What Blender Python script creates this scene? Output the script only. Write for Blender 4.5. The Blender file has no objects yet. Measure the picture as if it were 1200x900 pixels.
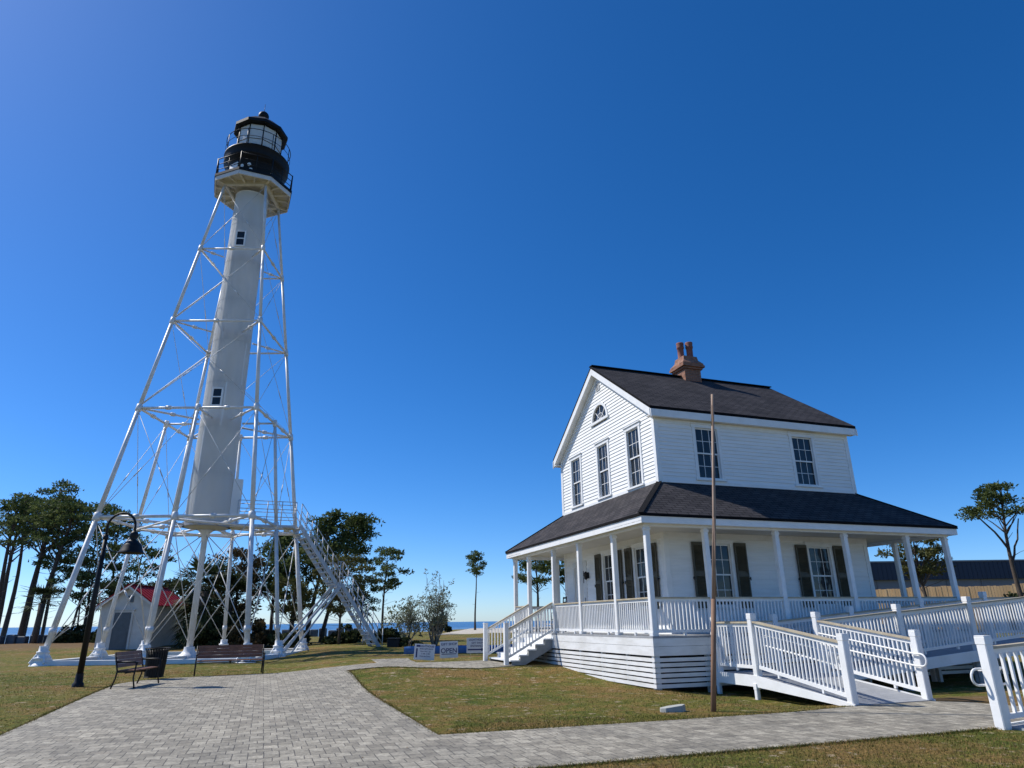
import bpy, bmesh, math, random
from mathutils import Vector, Matrix
R = math.radians
random.seed(7)
S = bpy.context.scene
col = S.collection

# ------------------------------------------------------------------ camera, sky, sun, exposure
f_px, pitch, roll = 780.57, 0.34177, -0.01278
fw = Vector((0, math.cos(pitch), math.sin(pitch)))
up0 = Vector((0, -math.sin(pitch), math.cos(pitch)))
rt0 = Vector((1, 0, 0))
rt = math.cos(roll)*rt0 + math.sin(roll)*up0
up = -math.sin(roll)*rt0 + math.cos(roll)*up0
cam_data = bpy.data.cameras.new('camera')
cam = bpy.data.objects.new('camera', cam_data)
col.objects.link(cam)
cam.matrix_world = Matrix(((rt.x, up.x, -fw.x, 0), (rt.y, up.y, -fw.y, 0), (rt.z, up.z, -fw.z, 1.6), (0, 0, 0, 1)))
cam_data.sensor_width = 36
cam_data.lens = 36*f_px/1200
cam_data.clip_start = .05
cam_data.clip_end = 20000
S.camera = cam

SUN_EL = R(48)
sdir = Vector((-.9636*math.cos(SUN_EL), .2672*math.cos(SUN_EL), math.sin(SUN_EL))).normalized()   # towards the sun
world = bpy.data.worlds.new('World'); S.world = world; world.use_nodes = True
wn = world.node_tree
bg = wn.nodes['Background']
sky = wn.nodes.new('ShaderNodeTexSky')
sky.sky_type = 'NISHITA'; sky.sun_disc = False
sky.sun_elevation = SUN_EL; sky.sun_rotation = math.atan2(sdir.x, sdir.y) % (2*math.pi)
sky.altitude = 0; sky.air_density = 0.7; sky.dust_density = 0.32; sky.ozone_density = 8.0
sg = wn.nodes.new('ShaderNodeGamma'); sg.inputs[1].default_value = .98
sh = wn.nodes.new('ShaderNodeHueSaturation'); sh.inputs['Saturation'].default_value = 1.225; sh.inputs['Hue'].default_value = .503
wn.links.new(sky.outputs[0], sg.inputs[0]); wn.links.new(sg.outputs[0], sh.inputs['Color'])
wn.links.new(sh.outputs[0], bg.inputs[0]); bg.inputs[1].default_value = 0.097
sun_d = bpy.data.lights.new('sun', 'SUN'); sun_d.energy = 2.85; sun_d.angle = R(.5); sun_d.color = (1, .955, .89)
sun = bpy.data.objects.new('sun', sun_d); col.objects.link(sun)
sun.rotation_euler = sdir.to_track_quat('Z', 'Y').to_euler()
vs = S.view_settings
vs.view_transform = 'Standard'; vs.look = 'None'; vs.gamma = 1; vs.exposure = 0.78; vs.use_curve_mapping = False
S.cycles.max_bounces = 6

# ------------------------------------------------------------------ materials
def principled(name, rough=.6, metal=0):
    m = bpy.data.materials.new(name); m.use_nodes = True
    nt = m.node_tree; b = nt.nodes['Principled BSDF']
    b.inputs['Roughness'].default_value = rough; b.inputs['Metallic'].default_value = metal
    return m, nt, b
def N(nt, t, **k):
    n = nt.nodes.new(t)
    for a, v in k.items(): setattr(n, a, v)
    return n
def ramp(nt, pts):
    r = N(nt, 'ShaderNodeValToRGB'); e = r.color_ramp.elements
    while len(e) < len(pts): e.new(.5)
    for i, (p, c) in enumerate(pts): e[i].position = p; e[i].color = (*c, 1)
    return r
def noise(nt, vec, scale, detail=4, rough=.55):
    n = N(nt, 'ShaderNodeTexNoise'); n.inputs['Scale'].default_value = scale
    n.inputs['Detail'].default_value = detail; n.inputs['Roughness'].default_value = rough
    nt.links.new(vec, n.inputs['Vector']); return n
def bump(nt, h, b, strength=.3, dist=.02):
    u = N(nt, 'ShaderNodeBump'); u.inputs['Strength'].default_value = strength; u.inputs['Distance'].default_value = dist
    nt.links.new(h, u.inputs['Height']); nt.links.new(u.outputs[0], b.inputs['Normal'])
def mix(nt, fac, a, b_, mode='MIX'):
    m = N(nt, 'ShaderNodeMix', data_type='RGBA', blend_type=mode)
    for s, v in ((0, fac), (6, a), (7, b_)):
        if hasattr(v, 'is_linked'): nt.links.new(v, m.inputs[s])
        else: m.inputs[s].default_value = v if not isinstance(v, tuple) else (*v, 1)
    return m.outputs[2]
def worn(name, c1, c2, scale=3, rough=.6, metal=0, bs=.15, fine=40, stretch=None, lo=.35, hi=.7, spec=None):
    """paint or metal with soft patches of two near tones and a fine surface grain"""
    m, nt, b = principled(name, rough, metal)
    tc = N(nt, 'ShaderNodeTexCoord'); v = tc.outputs['Object']
    if stretch:
        mp = N(nt, 'ShaderNodeMapping'); mp.inputs['Scale'].default_value = stretch
        nt.links.new(v, mp.inputs[0]); v = mp.outputs[0]
    n = noise(nt, v, scale, 6, .6)
    r = ramp(nt, [(lo, c1), (hi, c2)]); nt.links.new(n.outputs[0], r.inputs[0])
    nt.links.new(r.outputs[0], b.inputs['Base Color'])
    n2 = noise(nt, v, fine, 3); bump(nt, n2.outputs[0], b, bs, .01)
    if spec is not None: b.inputs['Specular IOR Level'].default_value = spec
    return m
M = {}
M['white'] = worn('white_paint', (.82, .82, .80), (.70, .70, .67), 2.6, .55, lo=.42, hi=.82)
M['siding'] = worn('white_siding', (.84, .84, .82), (.73, .73, .70), 1.7, .6, stretch=(.6, .6, 6), lo=.4, hi=.8)
M['skirt'] = worn('skirting_paint', (.80, .80, .78), (.60, .59, .55), 1.6, .65, stretch=(.7, .7, 3), lo=.42, hi=.75)
M['tower_white'] = worn('tower_white', (.86, .86, .84), (.79, .79, .765), 1.1, .5, stretch=(1, 1, .35))
M['pipe'] = worn('pipe_paint', (.74, .74, .73), (.52, .50, .46), 2.5, .45, lo=.45, hi=.85)
M['rod'] = worn('rod_paint', (.66, .66, .65), (.42, .40, .37), 4, .45)
M['steel'] = worn('galvanised_steel', (.62, .63, .64), (.48, .49, .50), 5, .5, .1)
M['black'] = worn('black_paint', (.004, .004, .005), (.009, .009, .011), 4, .55, spec=.25)
M['iron'] = worn('black_iron', (.007, .007, .008), (.016, .015, .015), 8, .5, spec=.3)
M['underside'] = worn('deck_boards_underside', (.60, .59, .57), (.46, .45, .43), 3, .8)
M['beam_paint'] = worn('beam_paint', (.68, .67, .65), (.54, .53, .51), 3, .7)
M['ceiling'] = worn('porch_ceiling', (.66, .64, .58), (.58, .56, .50), 1, .7)
M['cap'] = worn('weathered_rail', (.50, .43, .30), (.38, .31, .21), 4, .7, stretch=(1, 1, 1))
M['deck'] = worn('grey_deck', (.36, .37, .38), (.27, .28, .29), 3, .7)
M['greyblue'] = worn('white_trim_weathered', (.64, .65, .64), (.55, .56, .55), 3, .6)
M['shutter'] = worn('dark_shutter', (.085, .074, .046), (.055, .048, .030), 4, .55)
M['door'] = worn('door_paint', (.70, .70, .68), (.62, .62, .60), 2, .4)
M['shed_wall'] = worn('shed_wall', (.62, .62, .60), (.46, .45, .43), 1.6, .8, lo=.3, hi=.75)
M['shed_door'] = worn('shed_door', (.10, .12, .14), (.07, .085, .10), 3, .5)
M['red_roof'] = worn('red_metal_roof', (.36, .012, .016), (.27, .010, .012), 2, .6, spec=.2)
M['bench_wood'] = worn('bench_wood', (.27, .115, .05), (.17, .07, .032), 5, .5)
M['bark'] = worn('pine_bark', (.085, .065, .048), (.045, .034, .026), 6, .9, bs=.8, fine=14)
M['palm_bark'] = worn('palm_bark', (.12, .10, .08), (.07, .058, .045), 8, .9, bs=.8, fine=20)
M['pole'] = worn('rusty_pole', (.30, .175, .105), (.16, .085, .05), 5, .75, stretch=(1, 1, .4))
M['pole_top'] = worn('bare_pole', (.33, .23, .16), (.20, .13, .09), 5, .6, stretch=(1, 1, .4))
M['concrete'] = worn('pale_concrete', (.44, .44, .43), (.34, .335, .32), 2, .85)
M['tarp'] = worn('blue_tarp', (.07, .19, .42), (.05, .14, .33), 2, .5)
M['sign'] = worn('sign_board', (.66, .67, .70), (.60, .61, .64), 4, .4)
M['navy'] = worn('navy_ink', (.018, .022, .11), (.025, .03, .14), 8, .5)
M['dark'] = worn('interior_shade', (.012, .012, .013), (.02, .02, .02), 2, .9)  # near-black colour stands in for shade inside house and under porch
M['metal_roof_blue'] = worn('blue_metal_roof', (.022, .035, .062), (.017, .028, .050), .3, .7)
M['greywall'] = worn('grey_building', (.20, .21, .23), (.17, .18, .20), .4, .8)
M['stringer_paint'] = worn('stringer_paint', (.28, .29, .29), (.20, .21, .21), 3, .7)
M['curtain'] = worn('white_curtain', (.55, .56, .55), (.42, .43, .43), 3, .9)
M['slab'] = worn('stone_slab', (.42, .42, .38), (.33, .34, .30), 6, .85)
M['stem'] = worn('pale_stem', (.30, .26, .20), (.18, .15, .11), 8, .85)

def glass_mat(name, base=(.02, .024, .028), rough=.06):
    m, nt, b = principled(name, rough); b.inputs['Base Color'].default_value = (*base, 1)
    b.inputs['Specular IOR Level'].default_value = .38
    tc = N(nt, 'ShaderNodeTexCoord'); n = noise(nt, tc.outputs['Object'], 1.7, 2); bump(nt, n.outputs[0], b, .35, .03)
    return m
M['glass'] = glass_mat('window_glass')
m, nt, b = principled('lantern_glass', .12)
b.inputs['Base Color'].default_value = (.85, .84, .78, 1); b.inputs['Transmission Weight'].default_value = .25
M['lantern_glass'] = m

def leaf_mat(name, cols, scale=.35, trans=.25):
    m, nt, b = principled(name, .75); b.inputs['Specular IOR Level'].default_value = .2
    g = N(nt, 'ShaderNodeNewGeometry'); tc = N(nt, 'ShaderNodeTexCoord')
    n = noise(nt, tc.outputs['Object'], scale, 3, .6)
    a = N(nt, 'ShaderNodeMath', operation='MULTIPLY_ADD'); a.inputs[1].default_value = .5; a.inputs[2].default_value = -.25
    nt.links.new(g.outputs['Random Per Island'], a.inputs[0])
    s = N(nt, 'ShaderNodeMath', operation='ADD'); nt.links.new(a.outputs[0], s.inputs[0]); nt.links.new(n.outputs[0], s.inputs[1])
    r = ramp(nt, [(.2 + .6*i/(len(cols)-1), c) for i, c in enumerate(cols)]); nt.links.new(s.outputs[0], r.inputs[0])
    nt.links.new(r.outputs[0], b.inputs['Base Color'])
    tr = N(nt, 'ShaderNodeBsdfTranslucent'); nt.links.new(r.outputs[0], tr.inputs[0])
    mx = N(nt, 'ShaderNodeMixShader'); mx.inputs[0].default_value = trans
    nt.links.new(b.outputs[0], mx.inputs[1]); nt.links.new(tr.outputs[0], mx.inputs[2])
    nt.links.new(mx.outputs[0], nt.nodes['Material Output'].inputs[0])
    return m
M['pine'] = leaf_mat('pine_needles', [(.032, .052, .017), (.078, .108, .032), (.16, .185, .06)], .5, .35)
M['pine_warm'] = leaf_mat('pine_needles_warm', [(.05, .055, .018), (.10, .105, .03), (.16, .145, .05)])
M['rust_leaf'] = leaf_mat('rusty_leaves', [(.05, .045, .02), (.09, .065, .028), (.13, .08, .035)])
M['palm'] = leaf_mat('palm_fronds', [(.02, .032, .014), (.038, .055, .022), (.07, .085, .035)])
M['pale_leaf'] = leaf_mat('pale_leaves', [(.14, .16, .09), (.24, .26, .16), (.36, .37, .26)])
M['bush'] = leaf_mat('bush_leaves', [(.02, .032, .014), (.04, .055, .02), (.07, .08, .03)])

def shingle():
    m, nt, b = principled('roof_shingles', .95); b.inputs['Specular IOR Level'].default_value = .15
    tc = N(nt, 'ShaderNodeTexCoord'); v = tc.outputs['UV']
    br = N(nt, 'ShaderNodeTexBrick'); br.inputs['Scale'].default_value = 1
    for k, x in (('Mortar Size', .013), ('Brick Width', .33), ('Row Height', .15), ('Bias', 0)): br.inputs[k].default_value = x
    br.inputs['Color1'].default_value = (.066, .061, .062, 1); br.inputs['Color2'].default_value = (.040, .038, .041, 1); br.inputs['Mortar'].default_value = (.007, .007, .008, 1)
    nt.links.new(v, br.inputs['Vector'])
    n = noise(nt, tc.outputs['Object'], 1.2, 5); r = ramp(nt, [(.3, (.75, .75, .75)), (.7, (1.25, 1.22, 1.2))]); nt.links.new(n.outputs[0], r.inputs[0])
    n3 = noise(nt, tc.outputs['Object'], 60, 2); r3 = ramp(nt, [(.3, (.7, .7, .7)), (.7, (1.35, 1.35, 1.35))]); nt.links.new(n3.outputs[0], r3.inputs[0])
    c = mix(nt, 1.0, br.outputs[0], r.outputs[0], 'MULTIPLY'); c = mix(nt, 1.0, c, r3.outputs[0], 'MULTIPLY')
    nt.links.new(c, b.inputs['Base Color']); bump(nt, br.outputs['Color'], b, .9, .02)
    return m
M['shingle'] = shingle()
def brick():
    m, nt, b = principled('chimney_brick', .85)
    tc = N(nt, 'ShaderNodeTexCoord'); br = N(nt, 'ShaderNodeTexBrick'); br.inputs['Scale'].default_value = 1
    for k, x in (('Mortar Size', .008), ('Brick Width', .2), ('Row Height', .07)): br.inputs[k].default_value = x
    br.inputs['Color1'].default_value = (.36, .15, .08, 1); br.inputs['Color2'].default_value = (.24, .095, .052, 1); br.inputs['Mortar'].default_value = (.20, .17, .14, 1)
    nt.links.new(tc.outputs['UV'], br.inputs['Vector'])
    n = noise(nt, tc.outputs['Object'], 9, 4); r = ramp(nt, [(.3, (.65, .65, .65)), (.7, (1.25, 1.2, 1.2))]); nt.links.new(n.outputs[0], r.inputs[0])
    nt.links.new(mix(nt, 1.0, br.outputs[0], r.outputs[0], 'MULTIPLY'), b.inputs['Base Color']); bump(nt, br.outputs['Color'], b, .5, .01)
    return m
M['brick'] = brick()
M['terracotta'] = worn('terracotta_pot', (.25, .095, .07), (.15, .055, .04), 6, .8)

# ------------------------------------------------------------------ mesh collector
class MB:
    def __init__(s): s.v = []; s.f = []; s.uv = []; s.sm = []
    def add(s, vs, fs, smooth=False, uvs=None):
        o = len(s.v); s.v += [tuple(p) for p in vs]
        for i, f in enumerate(fs):
            s.f.append(tuple(o+k for k in f)); s.sm.append(smooth)
            s.uv.append(uvs[i] if uvs else None)
    def box(s, a, b):
        x0, x1 = sorted((a[0], b[0])); y0, y1 = sorted((a[1], b[1])); z0, z1 = sorted((a[2], b[2]))
        s.add([(x0,y0,z0),(x1,y0,z0),(x1,y1,z0),(x0,y1,z0),(x0,y0,z1),(x1,y0,z1),(x1,y1,z1),(x0,y1,z1)],
              [(0,3,2,1),(4,5,6,7),(0,1,5,4),(1,2,6,5),(2,3,7,6),(3,0,4,7)])
    def bbox(s, a, b, bev=.008):
        """box with chamfered vertical and top/bottom edges (real edges catch light)"""
        x0, x1 = sorted((a[0], b[0])); y0, y1 = sorted((a[1], b[1])); z0, z1 = sorted((a[2], b[2])); c = min(bev, (x1-x0)/3, (y1-y0)/3, (z1-z0)/3)
        def ring(i, z): return [(x0+c+i,y0+i,z),(x1-c-i,y0+i,z),(x1-i,y0+c+i,z),(x1-i,y1-c-i,z),(x1-c-i,y1-i,z),(x0+c+i,y1-i,z),(x0+i,y1-c-i,z),(x0+i,y0+c+i,z)]
        vs = ring(c*.7, z0)+ring(0, z0+c)+ring(0, z1-c)+ring(c*.7, z1); fs = [tuple(range(7,-1,-1)), tuple(range(24,32))]
        for k in range(3):
            for i in range(8): j = (i+1) % 8; fs.append((k*8+i, k*8+j, k*8+8+j, k*8+8+i))
        s.add(vs, fs)
    def beam(s, p, q, w, h, upv=(0,0,1)):
        """rectangular bar from p to q, w wide and h high"""
        p = Vector(p); q = Vector(q); d = (q-p).normalized(); u = Vector(upv)
        r = d.cross(u)
        if r.length < 1e-4: r = d.cross(Vector((1,0,0)))
        r.normalize(); u = r.cross(d).normalized(); r *= w/2; u = u*h/2
        s.add([p-r-u, p+r-u, p+r+u, p-r+u, q-r-u, q+r-u, q+r+u, q-r+u], [(0,1,2,3),(7,6,5,4),(0,4,5,1),(1,5,6,2),(2,6,7,3),(3,7,4,0)])
    def tube(s, pts, rad, n=8, cap=True):
        pts = [Vector(p) for p in pts]; rs = rad if isinstance(rad, (list, tuple)) else [rad]*len(pts)
        vs = []; fs = []; pr = None
        for i, p in enumerate(pts):
            d = (pts[min(i+1, len(pts)-1)]-pts[max(i-1, 0)]).normalized()
            if pr is None:
                a = Vector((0,0,1)) if abs(d.z) < .9 else Vector((1,0,0)); r = d.cross(a).normalized()
            else: r = (pr-d*pr.dot(d)).normalized()
            pr = r; u = d.cross(r)
            for k in range(n):
                t = 2*math.pi*k/n; vs.append(p+(r*math.cos(t)+u*math.sin(t))*rs[i])
        for i in range(len(pts)-1):
            for k in range(n): j = (k+1) % n; fs.append((i*n+k, i*n+j, i*n+n+j, i*n+n+k))
        s.add(vs, fs, True)
        if cap:
            o = len(s.v)-len(vs); s.f.append(tuple(o+k for k in range(n-1,-1,-1))); s.f.append(tuple(o+(len(pts)-1)*n+k for k in range(n))); s.sm += [False]*2; s.uv += [None]*2
    def lathe(s, c, prof, n=32, smooth=True, a0=0):
        """prof: list of (radius, z) from bottom to top about a vertical axis at c"""
        vs = []; fs = []
        for r, z in prof:
            for k in range(n): t = a0+2*math.pi*k/n; vs.append((c[0]+r*math.cos(t), c[1]+r*math.sin(t), c[2]+z))
        for i in range(len(prof)-1):
            for k in range(n): j = (k+1) % n; fs.append((i*n+k, i*n+j, i*n+n+j, i*n+n+k))
        s.add(vs, fs, smooth)
        s.add(vs[:n], [tuple(range(n-1,-1,-1))]); s.add(vs[-n:], [tuple(range(n))])
    def ball(s, c, r, n=12, sz=1):
        vs = []; fs = []; m_ = n//2
        for i in range(1, m_):
            t = math.pi*i/m_
            for k in range(n): a = 2*math.pi*k/n; vs.append((c[0]+r*math.sin(t)*math.cos(a), c[1]+r*math.sin(t)*math.sin(a), c[2]-r*sz*math.cos(t)))
        for i in range(m_-2):
            for k in range(n): j = (k+1) % n; fs.append((i*n+k, i*n+j, i*n+n+j, i*n+n+k))
        b_, t_ = len(vs), len(vs)+1; vs += [(c[0], c[1], c[2]-r*sz), (c[0], c[1], c[2]+r*sz)]
        for k in range(n): j = (k+1) % n; fs.append((b_, j, k)); fs.append((t_, (m_-2)*n+k, (m_-2)*n+j))
        s.add(vs, fs, True)
    def prism(s, poly, y0, y1, axis='y'):
        """poly of (a, z) extruded between y0 and y1 (axis y) or x (axis x)"""
        n = len(poly)
        P = (lambda a, z, t: (a, t, z)) if axis == 'y' else (lambda a, z, t: (t, a, z))
        s.add([P(a, z, y0) for a, z in poly]+[P(a, z, y1) for a, z in poly],
              [tuple(range(n)), tuple(range(2*n-1, n-1, -1))]+[(i, n+i, n+(i+1) % n, (i+1) % n) for i in range(n)])
    def build(s, name, mat, parent=None, loc=None, fix=True):
        me = bpy.data.meshes.new(name); me.from_pydata(s.v, [], s.f); me.update()
        me.polygons.foreach_set('use_smooth', s.sm)
        if any(u is not None for u in s.uv):
            ul = me.uv_layers.new(name='uv')
            for p, u in zip(me.polygons, s.uv):
                if u:
                    for li, c in zip(p.loop_indices, u): ul.data[li].uv = c
        if fix and len(s.f) < 60000:
            bm = bmesh.new(); bm.from_mesh(me); bmesh.ops.recalc_face_normals(bm, faces=bm.faces); bm.to_mesh(me); bm.free()
        me.materials.append(M[mat] if isinstance(mat, str) else mat)
        o = bpy.data.objects.new(name, me); col.objects.link(o)
        if parent: o.parent = parent
        if loc: o.location = loc
        return o
def tag(o, label, cat, group=None):
    o['label'] = label; o['category'] = cat
    if group: o['group'] = group
    return o
def thing(name, label, cat, loc=(0,0,0), rz=0, group=None):
    o = bpy.data.objects.new(name, None); col.objects.link(o); o.location = loc; o.rotation_euler = (0,0,rz)
    o.empty_display_size = .3
    return tag(o, label, cat, group)
def structure(o): o['kind'] = 'structure'; return o
def dup(root, loc, rz=0, label=None, scale=None):
    def cp(o, par):
        c = o.copy(); col.objects.link(c); c.parent = par
        for ch in o.children: cp(ch, c)
        return c
    r = cp(root, None); r.location = loc; r.rotation_euler = (0,0,rz)
    if scale: r.scale = (scale,)*3
    if label: r['label'] = label
    return r

# ------------------------------------------------------------------ ground
HX, HY, HT = 3.4056, 17.61, .3423           # near porch corner of the house and its heading
cu, su = math.cos(HT), math.sin(HT)
def W(a, b, z=0): return Vector((HX+a*cu-b*su, HY+a*su+b*cu, z))
def toH(x, y): dx, dy = x-HX, y-HY; return dx*cu+dy*su, -dx*su+dy*cu
def sm(t): t = max(0, min(1, t)); return t*t*(3-2*t)
def coast(x):
    P = [(-400,20),(-120,45),(-60,60),(-45,66),(-30,75),(-17,88),(-8,150),(10,175),(60,190),(120,260),(500,600)]
    for (a, b), (c, d) in zip(P, P[1:]):
        if x <= c: return b+(d-b)*max(0, min(1, (x-a)/(c-a)))
    return 600
def hgt(x, y):
    u, v = toH(x, y)
    h = max(.28*sm((v-1.5)/6)*sm((u+9)/4), .30*sm((v-10.5)/7)*sm((u+8)/4), .30*sm((y-42)/8))
    h -= .13*sm((v+4.4)/1.5)*sm((u+.2)/1.5)*sm((3.0-v)/3)*sm((12-u)/4)
    d = coast(x)-y
    h -= 2.2*sm((6-d)/9)
    h += .9*sm((x-17)/12)*sm((y-24)/12)
    r = math.hypot(x, y)
    if r > 14: h += .03*math.sin(x*.31+y*.17)*math.sin(y*.23-x*.11)*sm((r-14)/20)*(0 if u > -13.5 and v < 16 else 1)
    return h
def axis(a, b, near0, near1, fine, coarse):
    out = []; t = a
    while t < b:
        out.append(t)
        t += fine if near0 <= t <= near1 else min(coarse, fine+.14*(near0-t if t < near0 else t-near1)) if t > near1 else max(fine, min(coarse, .14*(near0-t)))
    out.append(b); return out
xs = axis(-380, 420, -32, 22, .6, 14); ys = axis(-60, 620, 2, 36, .6, 14)
g = MB()
nx = len(xs)
g.add([(x, y, hgt(x, y)) for y in ys for x in xs], [(j*nx+i, j*nx+i+1, (j+1)*nx+i+1, (j+1)*nx+i) for j in range(len(ys)-1) for i in range(nx-1)], True)
def ground_mat():
    m, nt, b = principled('grass_ground', .95); b.inputs['Specular IOR Level'].default_value = .1
    geo = N(nt, 'ShaderNodeNewGeometry'); P = geo.outputs['Position']
    mp = N(nt, 'ShaderNodeMapping'); mp.inputs['Rotation'].default_value = (0, 0, -HT); nt.links.new(P, mp.inputs[0])
    big = noise(nt, P, .35, 6, .65); mid = noise(nt, P, 1.9, 6, .7); fine = noise(nt, P, 16, 5, .75); vf = noise(nt, P, 70, 2, .8)
    r1 = ramp(nt, [(.38, (.085, .112, .018)), (.52, (.15, .145, .030)), (.64, (.235, .155, .055))]); nt.links.new(big.outputs[0], r1.inputs[0])
    r2 = ramp(nt, [(.38, (.060, .088, .013)), (.52, (.145, .138, .030)), (.63, (.28, .170, .066))]); nt.links.new(mid.outputs[0], r2.inputs[0])
    c = mix(nt, .58, r1.outputs[0], r2.outputs[0])
    br_ = noise(nt, P, .32, 6, .72); rb = ramp(nt, [(.49, (0, 0, 0)), (.58, (.72, .72, .72))]); nt.links.new(br_.outputs[0], rb.inputs[0]); c = mix(nt, rb.outputs[0], c, (.23, .138, .052))
    r3 = ramp(nt, [(.32, (.25, .28, .24)), (.5, (.95, .95, .95)), (.68, (1.9, 1.75, 1.55))]); nt.links.new(fine.outputs[0], r3.inputs[0])
    c = mix(nt, 1., c, r3.outputs[0], 'MULTIPLY')
    r4 = ramp(nt, [(.3, (.5, .5, .5)), (.7, (1.5, 1.5, 1.5))]); nt.links.new(vf.outputs[0], r4.inputs[0])
    c = mix(nt, .8, c, r4.outputs[0], 'MULTIPLY')
    # bare sandy specks
    sp = noise(nt, P, 3.2, 5, .7); rs = ramp(nt, [(.585, (0, 0, 0)), (.64, (.8, .8, .8))]); nt.links.new(sp.outputs[0], rs.inputs[0])
    c = mix(nt, rs.outputs[0], c, (.42, .33, .22))
    # sand along the shore and brown soil under the pines
    at = N(nt, 'ShaderNodeAttribute', attribute_name='sand')
    ad = N(nt, 'ShaderNodeMath', operation='ADD'); ns = noise(nt, P, .5, 4); ms = N(nt, 'ShaderNodeMath', operation='MULTIPLY_ADD'); ms.inputs[1].default_value = .7; ms.inputs[2].default_value = -.35
    nt.links.new(ns.outputs[0], ms.inputs[0]); nt.links.new(at.outputs['Fac'], ad.inputs[0]); nt.links.new(ms.outputs[0], ad.inputs[1])
    ra = ramp(nt, [(.45, (0, 0, 0)), (.6, (1, 1, 1))]); nt.links.new(ad.outputs[0], ra.inputs[0])
    c = mix(nt, ra.outputs[0], c, (.52, .47, .38))
    at2 = N(nt, 'ShaderNodeAttribute', attribute_name='soil')
    c = mix(nt, at2.outputs['Fac'], c, (.17, .105, .06))
    nt.links.new(c, b.inputs['Base Color']); bump(nt, fine.outputs[0], b, .9, .05)
    return m
ground = structure(g.build('ground', ground_mat(), fix=False))
me = ground.data
a1 = me.attributes.new('sand', 'FLOAT', 'POINT'); a2 = me.attributes.new('soil', 'FLOAT', 'POINT')
sd = []; so = []
for v in me.vertices:
    x, y = v.co.x, v.co.y
    d = coast(x)-y
    w_ = 75 if x > -9 else 6
    sd.append(sm((w_-d)/6+.5) if x < 60 else 0)
    u, q = toH(x, y)
    s_ = .8*sm((y-44)/7)*sm((-16-x)/14)*sm((72-y)/10)
    s_ = max(s_, .8*sm(1-math.hypot((u-4.4)/2.0, (q+4.2)/1.5)))
    so.append(s_)
a1.data.foreach_set('value', sd); a2.data.foreach_set('value', so)

def water_mat():
    m, nt, b = principled('sea_water', .28); b.inputs['Base Color'].default_value = (.035, .11, .22, 1)
    geo = N(nt, 'ShaderNodeNewGeometry'); mp = N(nt, 'ShaderNodeMapping'); mp.inputs['Scale'].default_value = (.35, 1, 1); nt.links.new(geo.outputs['Position'], mp.inputs[0])
    n = noise(nt, mp.outputs[0], .6, 6, .7); bump(nt, n.outputs[0], b, .6, .5)
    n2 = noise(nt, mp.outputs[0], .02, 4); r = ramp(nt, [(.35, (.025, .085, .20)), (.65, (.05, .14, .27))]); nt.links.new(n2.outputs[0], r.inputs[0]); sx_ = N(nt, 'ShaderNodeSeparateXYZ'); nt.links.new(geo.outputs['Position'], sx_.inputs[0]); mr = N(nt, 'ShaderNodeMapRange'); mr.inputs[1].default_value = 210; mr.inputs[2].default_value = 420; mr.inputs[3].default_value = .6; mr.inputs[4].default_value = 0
    nt.links.new(sx_.outputs[1], mr.inputs[0]); nt.links.new(mix(nt, mr.outputs[0], r.outputs[0], (.24, .33, .40)), b.inputs['Base Color'])  # paler inshore: water glitter painted into the colour, as over shallow sand
    return m
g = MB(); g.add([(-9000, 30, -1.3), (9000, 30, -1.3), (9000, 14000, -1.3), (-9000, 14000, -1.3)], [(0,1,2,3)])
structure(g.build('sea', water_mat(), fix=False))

# paving: follows the ground 2 cm above it, laid on the house's axes
def paver_mat():
    m, nt, b = principled('concrete_pavers', .85)
    tc = N(nt, 'ShaderNodeTexCoord'); br = N(nt, 'ShaderNodeTexBrick'); br.inputs['Scale'].default_value = 1; br.offset_frequency = 3; br.offset = .45
    mp = N(nt, 'ShaderNodeMapping'); nt.links.new(tc.outputs['UV'], mp.inputs[0])
    wb = noise(nt, tc.outputs['UV'], 2.0, 2); wv = N(nt, 'ShaderNodeVectorMath', operation='MULTIPLY_ADD'); wv.inputs[1].default_value = (.03,)*3
    nt.links.new(wb.outputs['Color'], wv.inputs[0]); nt.links.new(mp.outputs[0], wv.inputs[2])
    for k, x in (('Mortar Size', .007), ('Brick Width', .19), ('Row Height', .24), ('Mortar Smooth', .3)): br.inputs[k].default_value = x
    br.inputs['Color1'].default_value = (.225, .205, .162, 1); br.inputs['Color2'].default_value = (.385, .355, .285, 1); br.inputs['Mortar'].default_value = (.085, .078, .065, 1)
    nt.links.new(wv.outputs[0], br.inputs['Vector'])
    n = noise(nt, tc.outputs['UV'], .5, 6, .65); r = ramp(nt, [(.3, (.78, .78, .78)), (.7, (1.18, 1.16, 1.13))]); nt.links.new(n.outputs[0], r.inputs[0])
    n2 = noise(nt, tc.outputs['UV'], 25, 4, .7); r2 = ramp(nt, [(.28, (.55, .55, .55)), (.7, (1.30, 1.29, 1.27))]); nt.links.new(n2.outputs[0], r2.inputs[0])
    c = mix(nt, 1., br.outputs[0], r.outputs[0], 'MULTIPLY'); c = mix(nt, 1., c, r2.outputs[0], 'MULTIPLY')
    n3 = noise(nt, tc.outputs['UV'], 5.5, 3, .6); r3 = ramp(nt, [(.32, (.70, .70, .69)), (.6, (1.12, 1.12, 1.1))]); nt.links.new(n3.outputs[0], r3.inputs[0]); c = mix(nt, 1., c, r3.outputs[0], 'MULTIPLY')
    n4 = noise(nt, tc.outputs['UV'], 1.3, 5, .75); r4 = ramp(nt, [(.60, (0, 0, 0)), (.75, (.75, .75, .75))]); nt.links.new(n4.outputs[0], r4.inputs[0]); c = mix(nt, r4.outputs[0], c, (.30, .255, .19))
    nt.links.new(c, b.inputs['Base Color']); bump(nt, br.outputs['Color'], b, .6, .02)
    return m
M['paver'] = paver_mat()
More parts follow.
